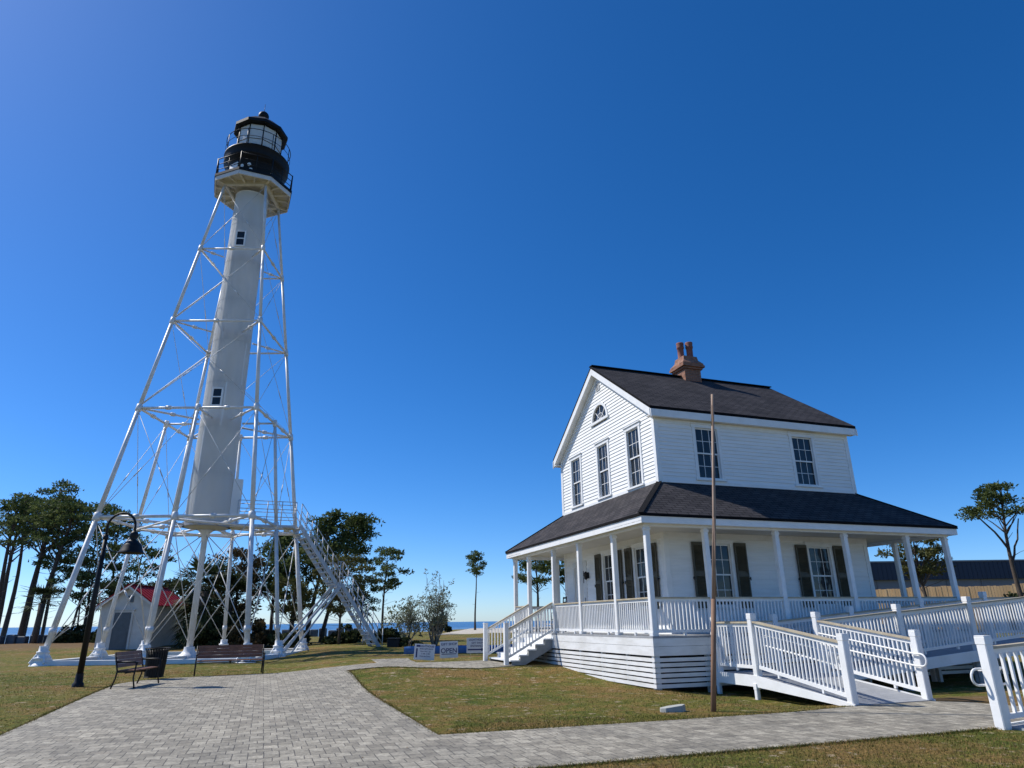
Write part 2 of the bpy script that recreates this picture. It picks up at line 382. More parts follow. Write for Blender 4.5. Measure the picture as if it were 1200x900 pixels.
def paving(name, left, right, step=.5, mat='paver', lift=.02):
    """left/right: matching polylines in house axes; swept as quads"""
    g = MB()
    def dens(L, n):
        out = []
        for (a, b) in zip(L, L[1:]):
            for k in range(n): t = k/n; out.append((a[0]+(b[0]-a[0])*t, a[1]+(b[1]-a[1])*t))
        return out+[L[-1]]
    Ls, Rs = [], []
    n = 12
    Ls, Rs = dens(left, n), dens(right, n); k = 16
    V = []; UV = []
    for a, b_ in zip(Ls, Rs):
        for j in range(k+1):
            t = j/k; u = a[0]+(b_[0]-a[0])*t; v = a[1]+(b_[1]-a[1])*t; p = W(u, v); V.append((p.x, p.y, hgt(p.x, p.y)+lift)); UV.append((u, v))
    fs = []; uv = []
    for i in range(len(Ls)-1):
        for j in range(k):
            q = (i*(k+1)+j, i*(k+1)+j+1, (i+1)*(k+1)+j+1, (i+1)*(k+1)+j); fs.append(q); uv.append([UV[t] for t in q])
    g.add(V, fs, True, uv)
    # outer edges go down into the soil
    for side in (0, k):
        for i in range(len(Ls)-1):
            a = V[i*(k+1)+side]; c = V[(i+1)*(k+1)+side]
            q = (UV[i*(k+1)+side], UV[(i+1)*(k+1)+side])
            g.add([a, c, (c[0], c[1], c[2]-.12), (a[0], a[1], a[2]-.12)], [(0,1,2,3)], False, [[q[0], q[1], (q[1][0]+.1, q[1][1]), (q[0][0]+.1, q[0][1])]])
    return structure(g.build(name, mat, fix=False))
paving('plaza', [(-12.75,-22),(-12.75,-8),(-12.8,-2.5),(-12.85,.7),(-12.95,5),(-12.95,8.2),(-12.75,8.95),(-12.3,9.6),(-11.6,10.0),(-10.9,10.2),(-9.0,10.5),(-7.6,10.3)],
              [(-6.45,-22),(-6.45,-8),(-6.5,-7.4),(-6.5,-4.6),(-6.55,0),(-6.55,4),(-6.5,6),(-6.5,6.9),(-6.5,7.2),(-6.5,7.4),(-6.5,7.5),(-6.5,7.6)])
paving('path_front', [(-6.5,-7.36),(-3,-7.38),(0,-7.4),(1.35,-7.4),(2.6,-7.4),(3.6,-7.35),(4.1,-7.1)], [(-6.5,-4.6),(-3,-4.7),(0,-4.72),(1.6,-4.5),(3.3,-4.42),(3.9,-5.0),(4.15,-6.0)], lift=.016)
paving('path_steps', [(-7.58,10.28),(-6.4,9.75),(-5.1,9.45),(-4.15,8.95),(-2.9,8.85),(-1.45,8.95)], [(-6.48,7.6),(-5.9,7.5),(-5.35,7.35),(-4.4,6.6),(-2.8,5.85),(-1.45,6.15)], lift=.02)
paving('path_spur', [(-5.3,9.35),(-5.2,10.5),(-5.1,12.2)], [(-4.0,9.0),(-3.9,10.5),(-3.7,12.2)], lift=.012)

# ------------------------------------------------------------------ keeper's house
U, V = 10.75, 10.35
X0, X1, Y0, Y1 = 1.68, 9.24, 1.80, 8.94          # body walls
ZD = 1.2                                          # deck
house = thing('keepers_house', 'two storey white clapboard house with dark shingle roofs and wraparound porch', 'house', (HX, HY, 0), HT)
def clap(mb, T, a0, a1, z0, z1, holes, exp=.118, slope=None):
    z = z0
    while z < z1-1e-4:
        zt = min(z+exp, z1); lo, hi = a0, a1
        if slope:
            lo, hi = slope((z+zt)/2)
            if hi-lo < .05: break
        segs = [(lo, hi)]
        for h in holes:
            if h[2] < zt-.02 and h[3] > z+.02:
                ns = []
                for s in segs:
                    if h[1] <= s[0] or h[0] >= s[1]: ns.append(s); continue
                    if h[0] > s[0]: ns.append((s[0], h[0]))
                    if h[1] < s[1]: ns.append((h[1], s[1]))
                segs = ns
        for s0, s1 in segs:
            # random butt joint in long boards
            cuts = [s0]+sorted([c for c in [random.uniform(s0, s1)] if s1-s0 > 2.5])+[s1]
            for c0, c1 in zip(cuts, cuts[1:]):
                c1 -= .002
                sec = [(-.03, z), (.030, z), (.005, zt+.014), (-.03, zt+.014)]
                mb.add([T(c0, d, q) for d, q in sec]+[T(c1, d, q) for d, q in sec], [(0,1,2,3),(7,6,5,4),(0,4,5,1),(1,5,6,2),(2,6,7,3),(3,7,4,0)])
        z = zt
TL = lambda a, d, z: (X0-d, a, z)                 # gable side facing the tower; a along y
TR = lambda a, d, z: (a, Y0-d, z)                 # side facing the ramp; a along x
TF = lambda a, d, z: (X1+d, a, z)
TB = lambda a, d, z: (a, Y1+d, z)
gz = [(7.57, .80, 5.70, 7.45), (5.30, .80, 5.66, 7.47), (3.12, .80, 5.62, 7.47)]
rz = [(3.53, .84, 5.68, 7.28), (7.30, .84, 5.68, 7.28)]
lowL = [(5.30, .84, 1.95, 3.68), (3.14, .84, 1.95, 3.68)]
lowR = [(3.50, .84, 1.95, 3.68), (7.28, .84, 1.95, 3.68)]
hole = lambda L: [(c-w/2, c+w/2, z0, z1) for c, w, z0, z1 in L]
YM = (Y0+Y1)/2; OV = .27; ZE = 7.78; ZR = 10.46; SL = (ZR-ZE)/(YM-Y0+OV)
def bx_(mb, T, a0, a1, d0, d1, z0, z1): mb.box(T(a0, d0, z0), T(a1, d1, z1))
for nm, T, a0, a1, up_, lo_ in (('wall', TL, Y0, Y1, gz, lowL), ('wall', TR, X0, X1, rz, lowR), ('wall', TF, Y0, Y1, gz[:1]+gz[2:], lowL), ('wall', TB, X0, X1, rz, lowR)):
    mb = MB()
    door_hole = [(7.17, 8.09, ZD, 3.45)] if T is TL else []
    clap(mb, T, a0, a1, ZD, 3.95, hole(lo_)+door_hole, exp=.135)
    clap(mb, T, a0, a1, 5.342, 7.82, hole(up_))
    if T in (TL, TF):
        clap(mb, T, a0, a1, 7.82, 10.3, [(YM-.56, YM+.56, 8.38, 8.80), (YM-.4, YM+.4, 8.8, 9.0)] if T is TL else [],
             slope=lambda z: (Y0+(z-7.82)/SL, Y1-(z-7.82)/SL))
    w_ = mb.build(nm, 'siding', house)
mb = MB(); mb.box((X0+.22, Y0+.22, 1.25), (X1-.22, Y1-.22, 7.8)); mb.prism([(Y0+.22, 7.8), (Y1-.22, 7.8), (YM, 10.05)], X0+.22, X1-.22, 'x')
mb.build('light_block', 'dark', house)  # solid dark box added to block light and stand for unlit rooms
# corner boards, water table, friezes
mb = MB()
for x, sx in ((X0, -1), (X1, 1)):
    for y, sy in ((Y0, -1), (Y1, 1)):
        for z0, z1 in ((ZD, 3.96), (5.32, 7.8)):
            mb = MB(); mb.box((x+sx*.044, y+sy*.041, z0), (x-sx*.11, y-sy*.02, z1)); mb.box((x+sx*.041, y+sy*.044, z0), (x-sx*.02, y-sy*.11, z1)); mb.build('corner_board', 'white', house)

def window(T, c, w, z0, z1, shut=False, grid=(3, 2)):
    f = MB(); t = .10
    bx_(f, T, c-w/2-t, c-w/2+.01, -.05, .045, z0-.02, z1+.02); bx_(f, T, c+w/2-.01, c+w/2+t, -.05, .045, z0-.02, z1+.02)
    bx_(f, T, c-w/2-t-.03, c+w/2+t+.03, -.05, .052, z1+.018, z1+.13); bx_(f, T, c-w/2-t-.05, c+w/2+t+.05, -.05, .085, z1+.13, z1+.165)
    bx_(f, T, c-w/2-t-.04, c+w/2+t+.04, -.06, .09, z0-.075, z0-.018)
    fo = f.build('window', 'white', house)
    s = MB(); zm = (z0+z1)/2; b = .038
    for (p, q, d) in ((z0-.015, zm+.02, -.075), (zm-.02, z1+.015, -.045)):
        bx_(s, T, c-w/2, c-w/2+b, d, d+.03, p, q); bx_(s, T, c+w/2-b, c+w/2, d, d+.03, p, q)
        bx_(s, T, c-w/2+b, c+w/2-b, d, d+.029, p, p+b+.005); bx_(s, T, c-w/2+b, c+w/2-b, d, d+.029, q-b, q)
        for i in range(1, grid[0]): x = c-w/2+b+(w-2*b)*i/grid[0]; bx_(s, T, x-.008, x+.008, d+.004, d+.026, p+b, q-b)
        for i in range(1, grid[1]): z = p+b+(q-p-2*b)*i/grid[1]; bx_(s, T, c-w/2+b, c+w/2-b, d+.006, d+.024, z-.008, z+.008)
    s.build('sash', 'white', fo)
    p = MB()
    bx_(p, T, c-w/2+.03, c+w/2-.03, -.066, -.060, z0+.01, zm); bx_(p, T, c-w/2+.03, c+w/2-.03, -.036, -.030, zm, z1-.01)
    p.build('pane', 'glass', fo)
    if shut:
        for sx in (-1, 1):
            a = c+sx*(w/2+t+.015+.21); h_ = MB()
            for q in (-1, 1): bx_(h_, T, a+q*.21, a+q*.165, .055, .095, z0-.07, z1+.06)
            for zz in (z0-.07, (z0+z1)/2-.05, z1-.04): bx_(h_, T, a-.165, a+.165, .055, .094, zz, zz+.10)
            z = z0+.05
            while z < z1-.06:
                if abs(z-(z0+z1)/2) > .07:
                    P = [T(a-.165, .062, z+.03), T(a-.165, .088, z), T(a-.165, .092, z+.008), T(a-.165, .066, z+.038), T(a+.165, .062, z+.03), T(a+.165, .088, z), T(a+.165, .092, z+.008), T(a+.165, .066, z+.038)]
                    h_.add(P, [(0,1,2,3),(7,6,5,4),(0,4,5,1),(1,5,6,2),(2,6,7,3),(3,7,4,0)])
                z += .042
            bx_(h_, T, a-.165, a+.165, .055, .062, z0-.05, z1+.04)
            so_ = h_.build('shutter', 'shutter', house)
            k = MB(); bx_(k, T, a+sx*.20, a+sx*.235, .03, .11, (z0+z1)/2-.12, (z0+z1)/2-.09); bx_(k, T, a+sx*.225, a+sx*.25, .09, .11, (z0+z1)/2-.16, (z0+z1)/2-.06)
            k.build('shutter_latch', 'iron', so_)
for c, w, a, b in gz: window(TL, c, w, a, b)
for c, w, a, b in rz: window(TR, c, w, a, b); window(TB, c, w, a, b)
for c, w, a, b in lowL: window(TL, c, w, a, b, True); window(TF, c, w, a, b, False)
for c, w, a, b in lowR: window(TR, c, w, a, b, True); window(TB, c, w, a, b, False)
for c, w, a, b in gz[:1]+gz[2:]: window(TF, c, w, a, b)
# half-round attic window
def arc(c, r, zc, n=20): return [(c+r*math.cos(math.pi*i/n), zc+r*math.sin(math.pi*i/n)) for i in range(n+1)]
f = MB(); o_, i_ = arc(YM, .66, 8.42), arc(YM, .55, 8.44)
vs_ = [TL(a, d, z) for d in (.05, -.04) for L in (o_, i_) for a, z in L]; n_ = 21
fs_ = []
for k in range(20): fs_ += [(k, k+1, n_+k+1, n_+k), (2*n_+k, 3*n_+k, 3*n_+k+1, 2*n_+k+1), (k, 2*n_+k, 2*n_+k+1, k+1), (n_+k, n_+k+1, 3*n_+k+1, 3*n_+k)]
f.add(vs_, fs_); bx_(f, TL, YM-.72, YM+.72, -.03, .08, 8.35, 8.44)
aw = f.build('attic_window', 'white', house)
f = MB()
for t in (45, 90, 135): f.beam(TL(YM, -.01, 8.44), TL(YM+.55*math.cos(R(t)), -.01, 8.44+.55*math.sin(R(t))), .02, .022, (1,0,0))
f.add([TL(YM+.27*math.cos(math.pi*i/12)+0, -.004, 8.44+.27*math.sin(math.pi*i/12)) for i in range(13)]+[TL(YM+.25*math.cos(math.pi*i/12), -.004, 8.44+.25*math.sin(math.pi*i/12)) for i in range(13)], [(i, i+1, 14+i, 13+i) for i in range(12)])
f.build('sash', 'white', aw)
f = MB(); f.add([TL(a, -.02, z) for a, z in arc(YM, .56, 8.43)], [tuple(range(21))]); f.build('pane', 'glass', aw)
f = MB(); pv = [(YM-.15, 9.55), (YM+.15, 9.55), (YM+.15, 9.72), (YM+.10, 9.85), (YM, 9.90), (YM-.10, 9.85), (YM-.15, 9.72)]
f.add([TL(a, .05, z) for a, z in pv]+[TL(a, -.02, z) for a, z in pv], [tuple(range(7)), tuple(range(13, 6, -1))]+[(i, 7+i, 7+(i+1) % 7, (i+1) % 7) for i in range(7)])
gv = f.build('gable_vent', 'greyblue', house)
f = MB()
for k in range(5): bx_(f, TL, YM-.11, YM+.11, .05, .056, 9.58+k*.05, 9.60+k*.05)
f.build('louvre', 'shutter', gv)
# front door behind the steps
f = MB(); dc = 7.63
bx_(f, TL, dc-.46-.1, dc-.45, -.05, .045, ZD, 3.45); bx_(f, TL, dc+.45, dc+.56, -.05, .045, ZD, 3.45); bx_(f, TL, dc-.6, dc+.6, -.05, .055, 3.44, 3.60)
bx_(f, TL, dc-.45, dc+.45, -.045, -.005, ZD, 3.44)
for a in (-.40, .05):
    for z0, z1 in ((1.4, 1.95), (2.1, 2.65)): bx_(f, TL, dc+a, dc+a+.35, -.005, .004, z0, z1)
dr = f.build('door', 'door', house)
f = MB()
for i in range(2):
    for j in range(2): bx_(f, TL, dc-.26+i*.27, dc-.01+i*.27, -.005, .006, 2.86+j*.22, 3.06+j*.22)
f.build('door_pane', 'glass', dr)
f = MB(); bx_(f, TL, dc-.40, dc-.36, -.005, .03, 2.05, 2.35); f.tube([TL(dc-.38, .02, 2.2), TL(dc-.38, .08, 2.2), TL(dc-.30, .08, 2.2)], .014, 6); f.build('door_handle', 'iron', dr)
# wall lamp beside the door
f = MB(); bx_(f, TL, 6.86, 6.98, .03, .05, 3.0, 3.2); f.lathe(TL(6.92, .13, 2.95), [(.03, 0), (.06, .03), (.075, .2), (.09, .21), (.02, .28)], 10); f.build('wall_lamp', 'iron', house)

# main roof
def slopes(name, x0, x1, y_e, z_e, y_r, z_r, th=.09):
    L = math.hypot(y_r-y_e, z_r-z_e); mb = MB()
    mb.add([(x0, y_e, z_e), (x1, y_e, z_e), (x1, y_r, z_r), (x0, y_r, z_r)], [(0,1,2,3)], False, [[(x0, 0), (x1, 0), (x1, L), (x0, L)]])
    mb.add([(x0, y_e, z_e-th), (x1, y_e, z_e-th), (x1, y_r, z_r-th), (x0, y_r, z_r-th)], [(3,2,1,0)])
    mb.add([(x0, y_e, z_e), (x1, y_e, z_e), (x1, y_e, z_e-th), (x0, y_e, z_e-th)], [(0,3,2,1)], False, [[(0,0)]*4])
    for x in (x0, x1): mb.add([(x, y_e, z_e), (x, y_r, z_r), (x, y_r, z_r-th), (x, y_e, z_e-th)], [(0,1,2,3)], False, [[(0,0)]*4])
    return mb
ro = slopes('roof', X0-OV, X1+OV, Y0-OV, ZE+.02, YM, ZR+.02)
r2 = slopes('roof', X0-OV, X1+OV, Y1+OV, ZE+.02, YM, ZR+.02)
ro.add(r2.v, r2.f, False, None); ro.uv[-len(r2.f):] = r2.uv
roof = ro.build('roof', 'shingle', house)
rc = MB(); rc.beam((X0-OV-.01, YM, ZR+.035), (X1+OV+.01, YM, ZR+.035), .24, .03); rc.build('ridge_cap', 'shingle', roof)
tr = MB()
for y, s in ((Y0, -1), (Y1, 1)):
    ye = y+s*OV
    tr.box((X0-OV-.02, ye-s*.006, ZE-.30), (X1+OV+.02, ye-s*.04, ZE-.074))        # fascia
    tr.box((X0-OV, ye-s*.042, ZE-.28), (X1+OV, y, ZE-.255))                      # soffit
    tr.box((X0, y+s*.036, ZE-.42), (X1, y+s*.01, ZE-.29))
def rake(x, s, d=.24, w=.035, lift=-.075, inset=0):
    for ys, ye in ((Y0-OV-.04, YM), (Y1+OV+.04, YM)):
        z0 = ZE+lift-.04*SL+.0; P = []
        a = (ys, ZE-(.04*SL)+lift); b = (ye, ZR+lift)
        tr.prism([a, b, (b[0], b[1]-d), (a[0], a[1]-d)], x, x+s*w, 'x')
rake(X0-OV+.002, 1); rake(X1+OV-.002, -1)
for xa, xb in ((X0-OV+.036, X0), (X1, X1+OV-.036)):
    for ys, sg in ((Y0-OV, 1), (Y1+OV, -1)):
        tr.prism([(ys, ZE-.26), (YM, ZR-.26), (YM, ZR-.29), (ys, ZE-.29)], xa, xb, 'x')
for x, s in ((X0, -1), (X1, 1)):
    for ys in (Y0, Y1):
        q = 1 if ys == Y0 else -1; o1 = ZE+OV*SL-.31
        tr.prism([(ys, o1), (YM, o1+(YM-Y0)*SL), (YM, o1+(YM-Y0)*SL-.14), (ys, o1-.14)], x+s*.012, x+s*.037, 'x')
tr.build('eave_trim', 'white', roof)

# chimney with two clay pots
ch = MB(); cx_, cy_ = 5.62, YM
def sq(mb, c, prof):
    vs = []; n = len(prof); fs = []; uv = []
    for r, z in prof: vs += [(c[0]-r, c[1]-r, z), (c[0]+r, c[1]-r, z), (c[0]+r, c[1]+r, z), (c[0]-r, c[1]+r, z)]
    for i in range(n-1):
        for k in range(4):
            j = (k+1) % 4; fs.append((4*i+k, 4*i+j, 4*i+4+j, 4*i+4+k)); r = prof[i][0]; r2 = prof[i+1][0]
            uv.append([(k*.77-r, prof[i][1]), (k*.77+r, prof[i][1]), (k*.77+r2, prof[i+1][1]+.01), (k*.77-r2, prof[i+1][1]+.01)])
    fs.append((4*n-4, 4*n-3, 4*n-2, 4*n-1)); uv.append([(0,0),(.5,0),(.5,.5),(0,.5)]); mb.add(vs, fs, False, uv)
sq(ch, (cx_, cy_), [(.36, 9.6), (.36, 10.72), (.42, 10.73), (.42, 10.80), (.49, 10.81), (.49, 10.90), (.46, 10.91), (.46, 10.97), (.33, 11.13), (.30, 11.30)])
cho = ch.build('chimney', 'brick', roof)
for dx in (-.155, .155):
    p = MB(); p.lathe((cx_+dx, cy_-dx*.5, 11.27), [(.135, 0), (.14, .05), (.125, .07), (.125, .44), (.145, .46), (.15, .52), (.135, .56), (.15, .66), (.145, .70), (.11, .70), (.10, .6)], 16); p.build('chimney_pot', 'terracotta', cho)
f = MB(); f.box((cx_-.45, cy_-.45, 9.6), (cx_+.45, cy_+.45, 10.2)); 

# porch roof: hipped skirt round the body
e = .22; ZT = 4.20; ZB = 5.50
pr = MB()
outer = [(-e, -e), (U+e, -e), (U+e, V+e), (-e, V+e)]; inner = [(X0, Y0), (X1, Y0), (X1, Y1), (X0, Y1)]
for k in range(4):
    j = (k+1) % 4; o0, o1, i0, i1 = outer[k], outer[j], inner[k], inner[j]
    L = math.hypot(o1[0]-o0[0], o1[1]-o0[1]); run = math.hypot((Y0+e) if k % 2 == 0 else (X0+e), ZB-ZT)
    s0 = (X0+e) if k % 2 == 0 else (Y0+e)
    a = [(*o0, ZT), (*o1, ZT), (*i1, ZB), (*i0, ZB)]
    pr.add(a, [(0,1,2,3)], False, [[(0, 0), (L, 0), (L-s0, run), (s0, run)]])
    pr.add([(p[0], p[1], p[2]-.07) for p in a], [(3,2,1,0)])
    pr.add([a[0], a[1], (*o1, ZT-.07), (*o0, ZT-.07)], [(0,3,2,1)], False, [[(0,0)]*4])
proof = pr.build('porch_roof', 'shingle', house)
hc = MB()
for o, i in zip(outer, inner): hc = MB(); hc.beam((*o, ZT+.004), (*i, ZB+.004), .16, .012); hc.build('hip_cap', 'shingle', proof)
fl = MB()
for k in range(4):
    j = (k+1) % 4
    for (a, b), (c, d), z in ((inner[k], inner[j], ZB),):
        fl.beam((a, b, z+.03), (c, d, z+.03), .08, .09)
fl.build('flashing_board', 'white', house)
# fascia, beam and ceiling
pf = MB(); q = .025; z0, z1 = 3.95, ZT-.072
for (xa, ya, xb, yb) in ((-e+.03, -e+.03, U+e-.03, -e+.03+q), (-e+.03, V+e-.03-q, U+e-.03, V+e-.03), (-e+.03, -e+.03+q, -e+.03+q, V+e-.03-q), (U+e-.03-q, -e+.03+q, U+e-.03, V+e-.03-q)):
    pf.box((xa, ya, z0), (xb, yb, z1))
for (xa, ya, xb, yb) in ((0, 0, U, .14), (0, V-.14, U, V), (0, .14, .14, V-.14), (U-.14, .14, U, V-.14)): pf.box((xa, ya, 3.90), (xb, yb, 4.08))
pf.build('porch_fascia', 'white', proof)
pc = MB(); zc = 4.0
def boards_ring(mb, z):
    # tongue-and-groove strips running along each side
    for (x0, y0, x1, y1, al) in ((-.19, -.19, U+.19, Y0, 'x'), (-.19, Y1, U+.19, V+.19, 'x'), (-.19, Y0, X0, Y1, 'y'), (X1, Y0, U+.19, Y1, 'y')):
        if al == 'x':
            n = int((y1-y0)/.1)
            for i in range(n): a = y0+(y1-y0)*i/n; mb.box((x0, a+.003, z), (x1, a+(y1-y0)/n-.003, z+.02))
        else:
            n = int((x1-x0)/.1)
            for i in range(n): a = x0+(x1-x0)*i/n; mb.box((a+.003, y0, z), (a+(x1-x0)/n-.003, y1, z+.02))
boards_ring(pc, zc)
fb = MB(); fb.box((X0-.045, Y0-.045, 3.84), (X1+.045, Y0-.02, 4.0)); fb.box((X0-.045, Y0-.02, 3.84), (X0-.02, Y1+.02, 4.0)); fb.box((X1+.02, Y0-.02, 3.84), (X1+.045, Y1+.02, 4.0)); fb.box((X0-.045, Y1+.02, 3.84), (X1+.045, Y1+.045, 4.0)); fb.build('frieze_board', 'white', house)
pc.box((-.18, -.18, zc+.022), (U+.18, V+.18, zc+.03)); pc.build('porch_ceiling', 'ceiling', house)
# deck
dk = MB()
for (x0, y0, x1, y1) in ((-.03, -.03, U+.03, Y0), (-.03, Y1, U+.03, V+.03), (-.03, Y0, X0, Y1), (X1, Y0, U+.03, Y1)): dk.box((x0, y0, ZD-.045), (x1, y1, ZD))
dk.build('porch_deck', 'deck', house)
# skirting slats with dark gaps
def slats(mb, T, a0, a1, bands):
    for zb, zt in bands: bx_(mb, T, a0, a1, 0, .03, zb, zt)
bands = [(.965, 1.15), (.745, .958)]+[(.02+.118*i, .02+.118*i+.085) for i in range(6)]
sk = MB()
slats(sk, lambda a, d, z: (a, -d, z), 0, U, bands); slats(sk, lambda a, d, z: (-d, a, z), -.03, V+.03, bands)
slats(sk, lambda a, d, z: (a, V+d, z), 0, U, bands); slats(sk, lambda a, d, z: (U+d, a, z), -.03, V+.03, bands)
sko = sk.build('skirting', 'skirt', house)
for k in range(8):
    t = k/7
    for a, b in (((.05, t*(V-.1)), (.14, t*(V-.1)+.1)), ((t*(U-.1), .05), (t*(U-.1)+.1, .14)), ((U-.14, t*(V-.1)), (U-.05, t*(V-.1)+.1)), ((t*(U-.1), V-.14), (t*(U-.1)+.1, V-.05))):
        st = MB(); st.box((*a, -.15), (*b, 1.15)); st.build('pier', 'greyblue', house)
cr = MB(); cr.box((.6, .6, -.1), (U-.6, V-.6, 1.1)); cr.build('crawl_space_shade', 'dark', house)  # solid dark box painted as the shade behind the slat gaps
# porch posts
pu = [.09, 1.88, 4.22, 6.68, 9.08, U-.09]; pv = [.09, 1.93, 4.26, 6.36, 8.74, V-.09]
P = [(x, .09) for x in pu]+[(.09, y) for y in pv[1:]]+[(x, V-.09) for x in pu[1:]]+[(U-.09, y) for y in pv[1:-1]]
for x, y in P:
    p = MB(); p.bbox((x-.07, y-.07, ZD), (x+.07, y+.07, 3.905), .012); p.bbox((x-.088, y-.088, ZD+.001), (x+.088, y+.088, ZD+.10), .01); p.bbox((x-.085, y-.085, 3.80), (x+.085, y+.085, 3.86), .01)
    p.build('porch_post', 'white', house)
def rail(parent, p, q, zt=2.13, zb=1.28, dz0=0, dz1=0, sp=.108, capm='cap', bw=.031, name='railing', topw=.12):
    """railing bay between two points (local), optional slope dz0..dz1 added to both rails"""
    p = Vector((*p, 0)); q = Vector((*q, 0)); L = (q-p).length; d = (q-p)/L; m = MB()
    zz = lambda t: dz0+(dz1-dz0)*t/L
    A = lambda t, z: (p.x+d.x*t, p.y+d.y*t, z+zz(t))
    m.beam(A(0, zb+.03), A(L, zb+.03), .05, .07); m.beam(A(0, zt-.075), A(L, zt-.075), .04, .075)
    n = max(2, int(L/sp)); nrm = Vector((-d.y, d.x, 0))*bw/2
    for i in range(n):
        t = (i+.5)*L/n; a = Vector(A(t, zb+.05)); b = Vector(A(t, zt-.10)); w = d*bw/2
        m.add([a-w-nrm, a+w-nrm, a+w+nrm, a-w+nrm, b-w-nrm, b+w-nrm, b+w+nrm, b-w+nrm], [(0,3,2,1),(0,1,5,4),(1,2,6,5),(2,3,7,6),(3,0,4,7),(4,5,6,7)])
    nb = max(1, round(L/1.3))
    for i in range(nb): t = (i+.5)*L/nb; bq = A(t, zb); m.box((bq[0]-.025, bq[1]-.025, bq[2]-.075), (bq[0]+.025, bq[1]+.025, bq[2]))
    o = m.build(name, 'white', parent)
    c = MB(); c.beam(A(0, zt-.018), A(L, zt-.018), topw, .036); c.build('top_rail', capm, o)
    return o
g_ = .072
for a, b in zip(pu, pu[1:]): rail(house, (a+g_, .09), (b-g_, .09)); rail(house, (a+g_, V-.09), (b-g_, V-.09))
for i, (a, b) in enumerate(zip(pv, pv[1:])):
    if i != 3: rail(house, (.09, a+g_), (.09, b-g_))
    rail(house, (U-.09, a+g_), (U-.09, b-g_))
# steps
SX0 = -1.62; sy0, sy1 = 6.44, 8.66; n_st = 6; zg = .25
stp = MB()
for k in range(n_st-1):
    x = -.03-(k+.0)*.29; z = ZD-(k+1)*(ZD-zg)/n_st
    stp.box((x-.31, sy0-.06, z-.04), (x, sy1+.06, z)); 
    stp.box((x-.018, sy0+.02, z+.001), (x, sy1-.02, z+(ZD-zg)/n_st-.041))
steps = stp.build('steps', 'white', house)
for y in (sy0-.045, sy1+.01):
    rs_ = (ZD-zg)/n_st; P = [(-.03, ZD-rs_-.042)]
    for k in range(n_st-1):
        P += [(-.03-(k+1)*.29+.02, ZD-(k+1)*rs_-.042), (-.03-(k+1)*.29+.02, ZD-(k+2)*rs_-.042)]
    P[-1] = (P[-1][0], zg-.08); P += [(-1.18, zg-.08), (-.03, ZD-.46)]
    s = MB(); s.prism(P, y, y+.035, 'y')
    s.build('stringer', 'stringer_paint', steps)
for y in (sy0-.02, sy1+.02):
    p = MB(); p.bbox((SX0-.09, y-.07, zg-.12), (SX0+.05, y+.07, zg+1.26), .012); p.bbox((SX0-.10, y-.08, zg+1.26), (SX0+.06, y+.08, zg+1.30), .012); p.build('newel_post', 'white', steps)
    rail(steps, (SX0+.05, y), (0, y), zt=1.06, zb=.16, dz0=zg+.06, dz1=ZD-.08, name='stair_railing')

# ladder-back chair on the porch
chair = thing('porch_chair', 'dark ladder-back chair on the porch near the white front door', 'chair', W(1.05, 8.35, ZD), HT+R(-100))
c_ = MB(); c_.bbox((-.24, -.22, .42), (.24, .22, .45)); c_.build('seat', 'iron', chair)
for sx in (-1, 1):
    c_ = MB(); c_.tube([(sx*.22, -.20, 0), (sx*.21, -.20, .42)], .018); c_.build('leg', 'iron', chair)
    c_ = MB(); c_.tube([(sx*.22, .20, 0), (sx*.22, .20, .5), (sx*.23, .27, 1.22)], .02); c_.build('leg', 'iron', chair)
    c_ = MB(); c_.tube([(sx*.24, .21, .66), (sx*.25, -.2, .66), (sx*.22, -.2, .42)], .014); c_.build('armrest', 'iron', chair)
c_ = MB()
for z in (.62, .82, 1.02, 1.18): c_.beam((-.22, .21+(z-.5)*.095, z), (.22, .21+(z-.5)*.095, z), .02, .06)
c_.build('backrest', 'iron', chair)

# ------------------------------------------------------------------ wheelchair ramp
ramp_o = thing('wheelchair_ramp', 'white wooden switchback ramp with baluster railings joining the porch side', 'ramp', (HX, HY, 0), HT)
MBD = MB
def pst(x, y, z0, z1, w=.15, par=None, nm='post'):
    p = MB(); p.bbox((x-w/2, y-w/2, z0), (x+w/2, y+w/2, z1-.10), .014); p.bbox((x-w/2-.005, y-w/2-.005, z1-.13), (x+w/2+.005, y+w/2+.005, z1-.02), .006); p.bbox((x-w/2-.004, y-w/2-.004, z1-.02), (x+w/2+.004, y+w/2+.004, z1), .018)
    return p.build(nm, 'white', par or ramp_o)
LZ = .36
# sections: (plank sheets as boards)
def planks(mb, x0, y0, z0, x1, y1, z1, along):
    """deck boards; along = direction of travel, boards lie across it"""
    if along == 'y':
        n = int(abs(y1-y0)/.14)
        for i in range(n):
            a = y0+(y1-y0)*i/n; b = y0+(y1-y0)*(i+1)/n-.006*(1 if y1 > y0 else -1); za = z0+(z1-z0)*i/n; zb = z0+(z1-z0)*(i+1)/n
            mb.add([(x0, a, za), (x1, a, za), (x1, b, zb), (x0, b, zb), (x0, a, za-.03), (x1, a, za-.03), (x1, b, zb-.03), (x0, b, zb-.03)], [(0,1,2,3),(7,6,5,4),(0,4,5,1),(1,5,6,2),(2,6,7,3),(3,7,4,0)])
    else:
        n = int(abs(x1-x0)/.14)
        for i in range(n):
            a = x0+(x1-x0)*i/n; b = x0+(x1-x0)*(i+1)/n-.006; za = z0+(z1-z0)*i/n; zb = z0+(z1-z0)*(i+1)/n
            mb.add([(a, y0, za), (a, y1, za), (b, y1, zb), (b, y0, zb), (a, y0, za-.03), (a, y1, za-.03), (b, y1, zb-.03), (b, y0, zb-.03)], [(0,1,2,3),(7,6,5,4),(0,4,5,1),(1,5,6,2),(2,6,7,3),(3,7,4,0)])
xa, xb = 1.60, 3.49; ya, yb, yc = -4.43, -1.76, -.33
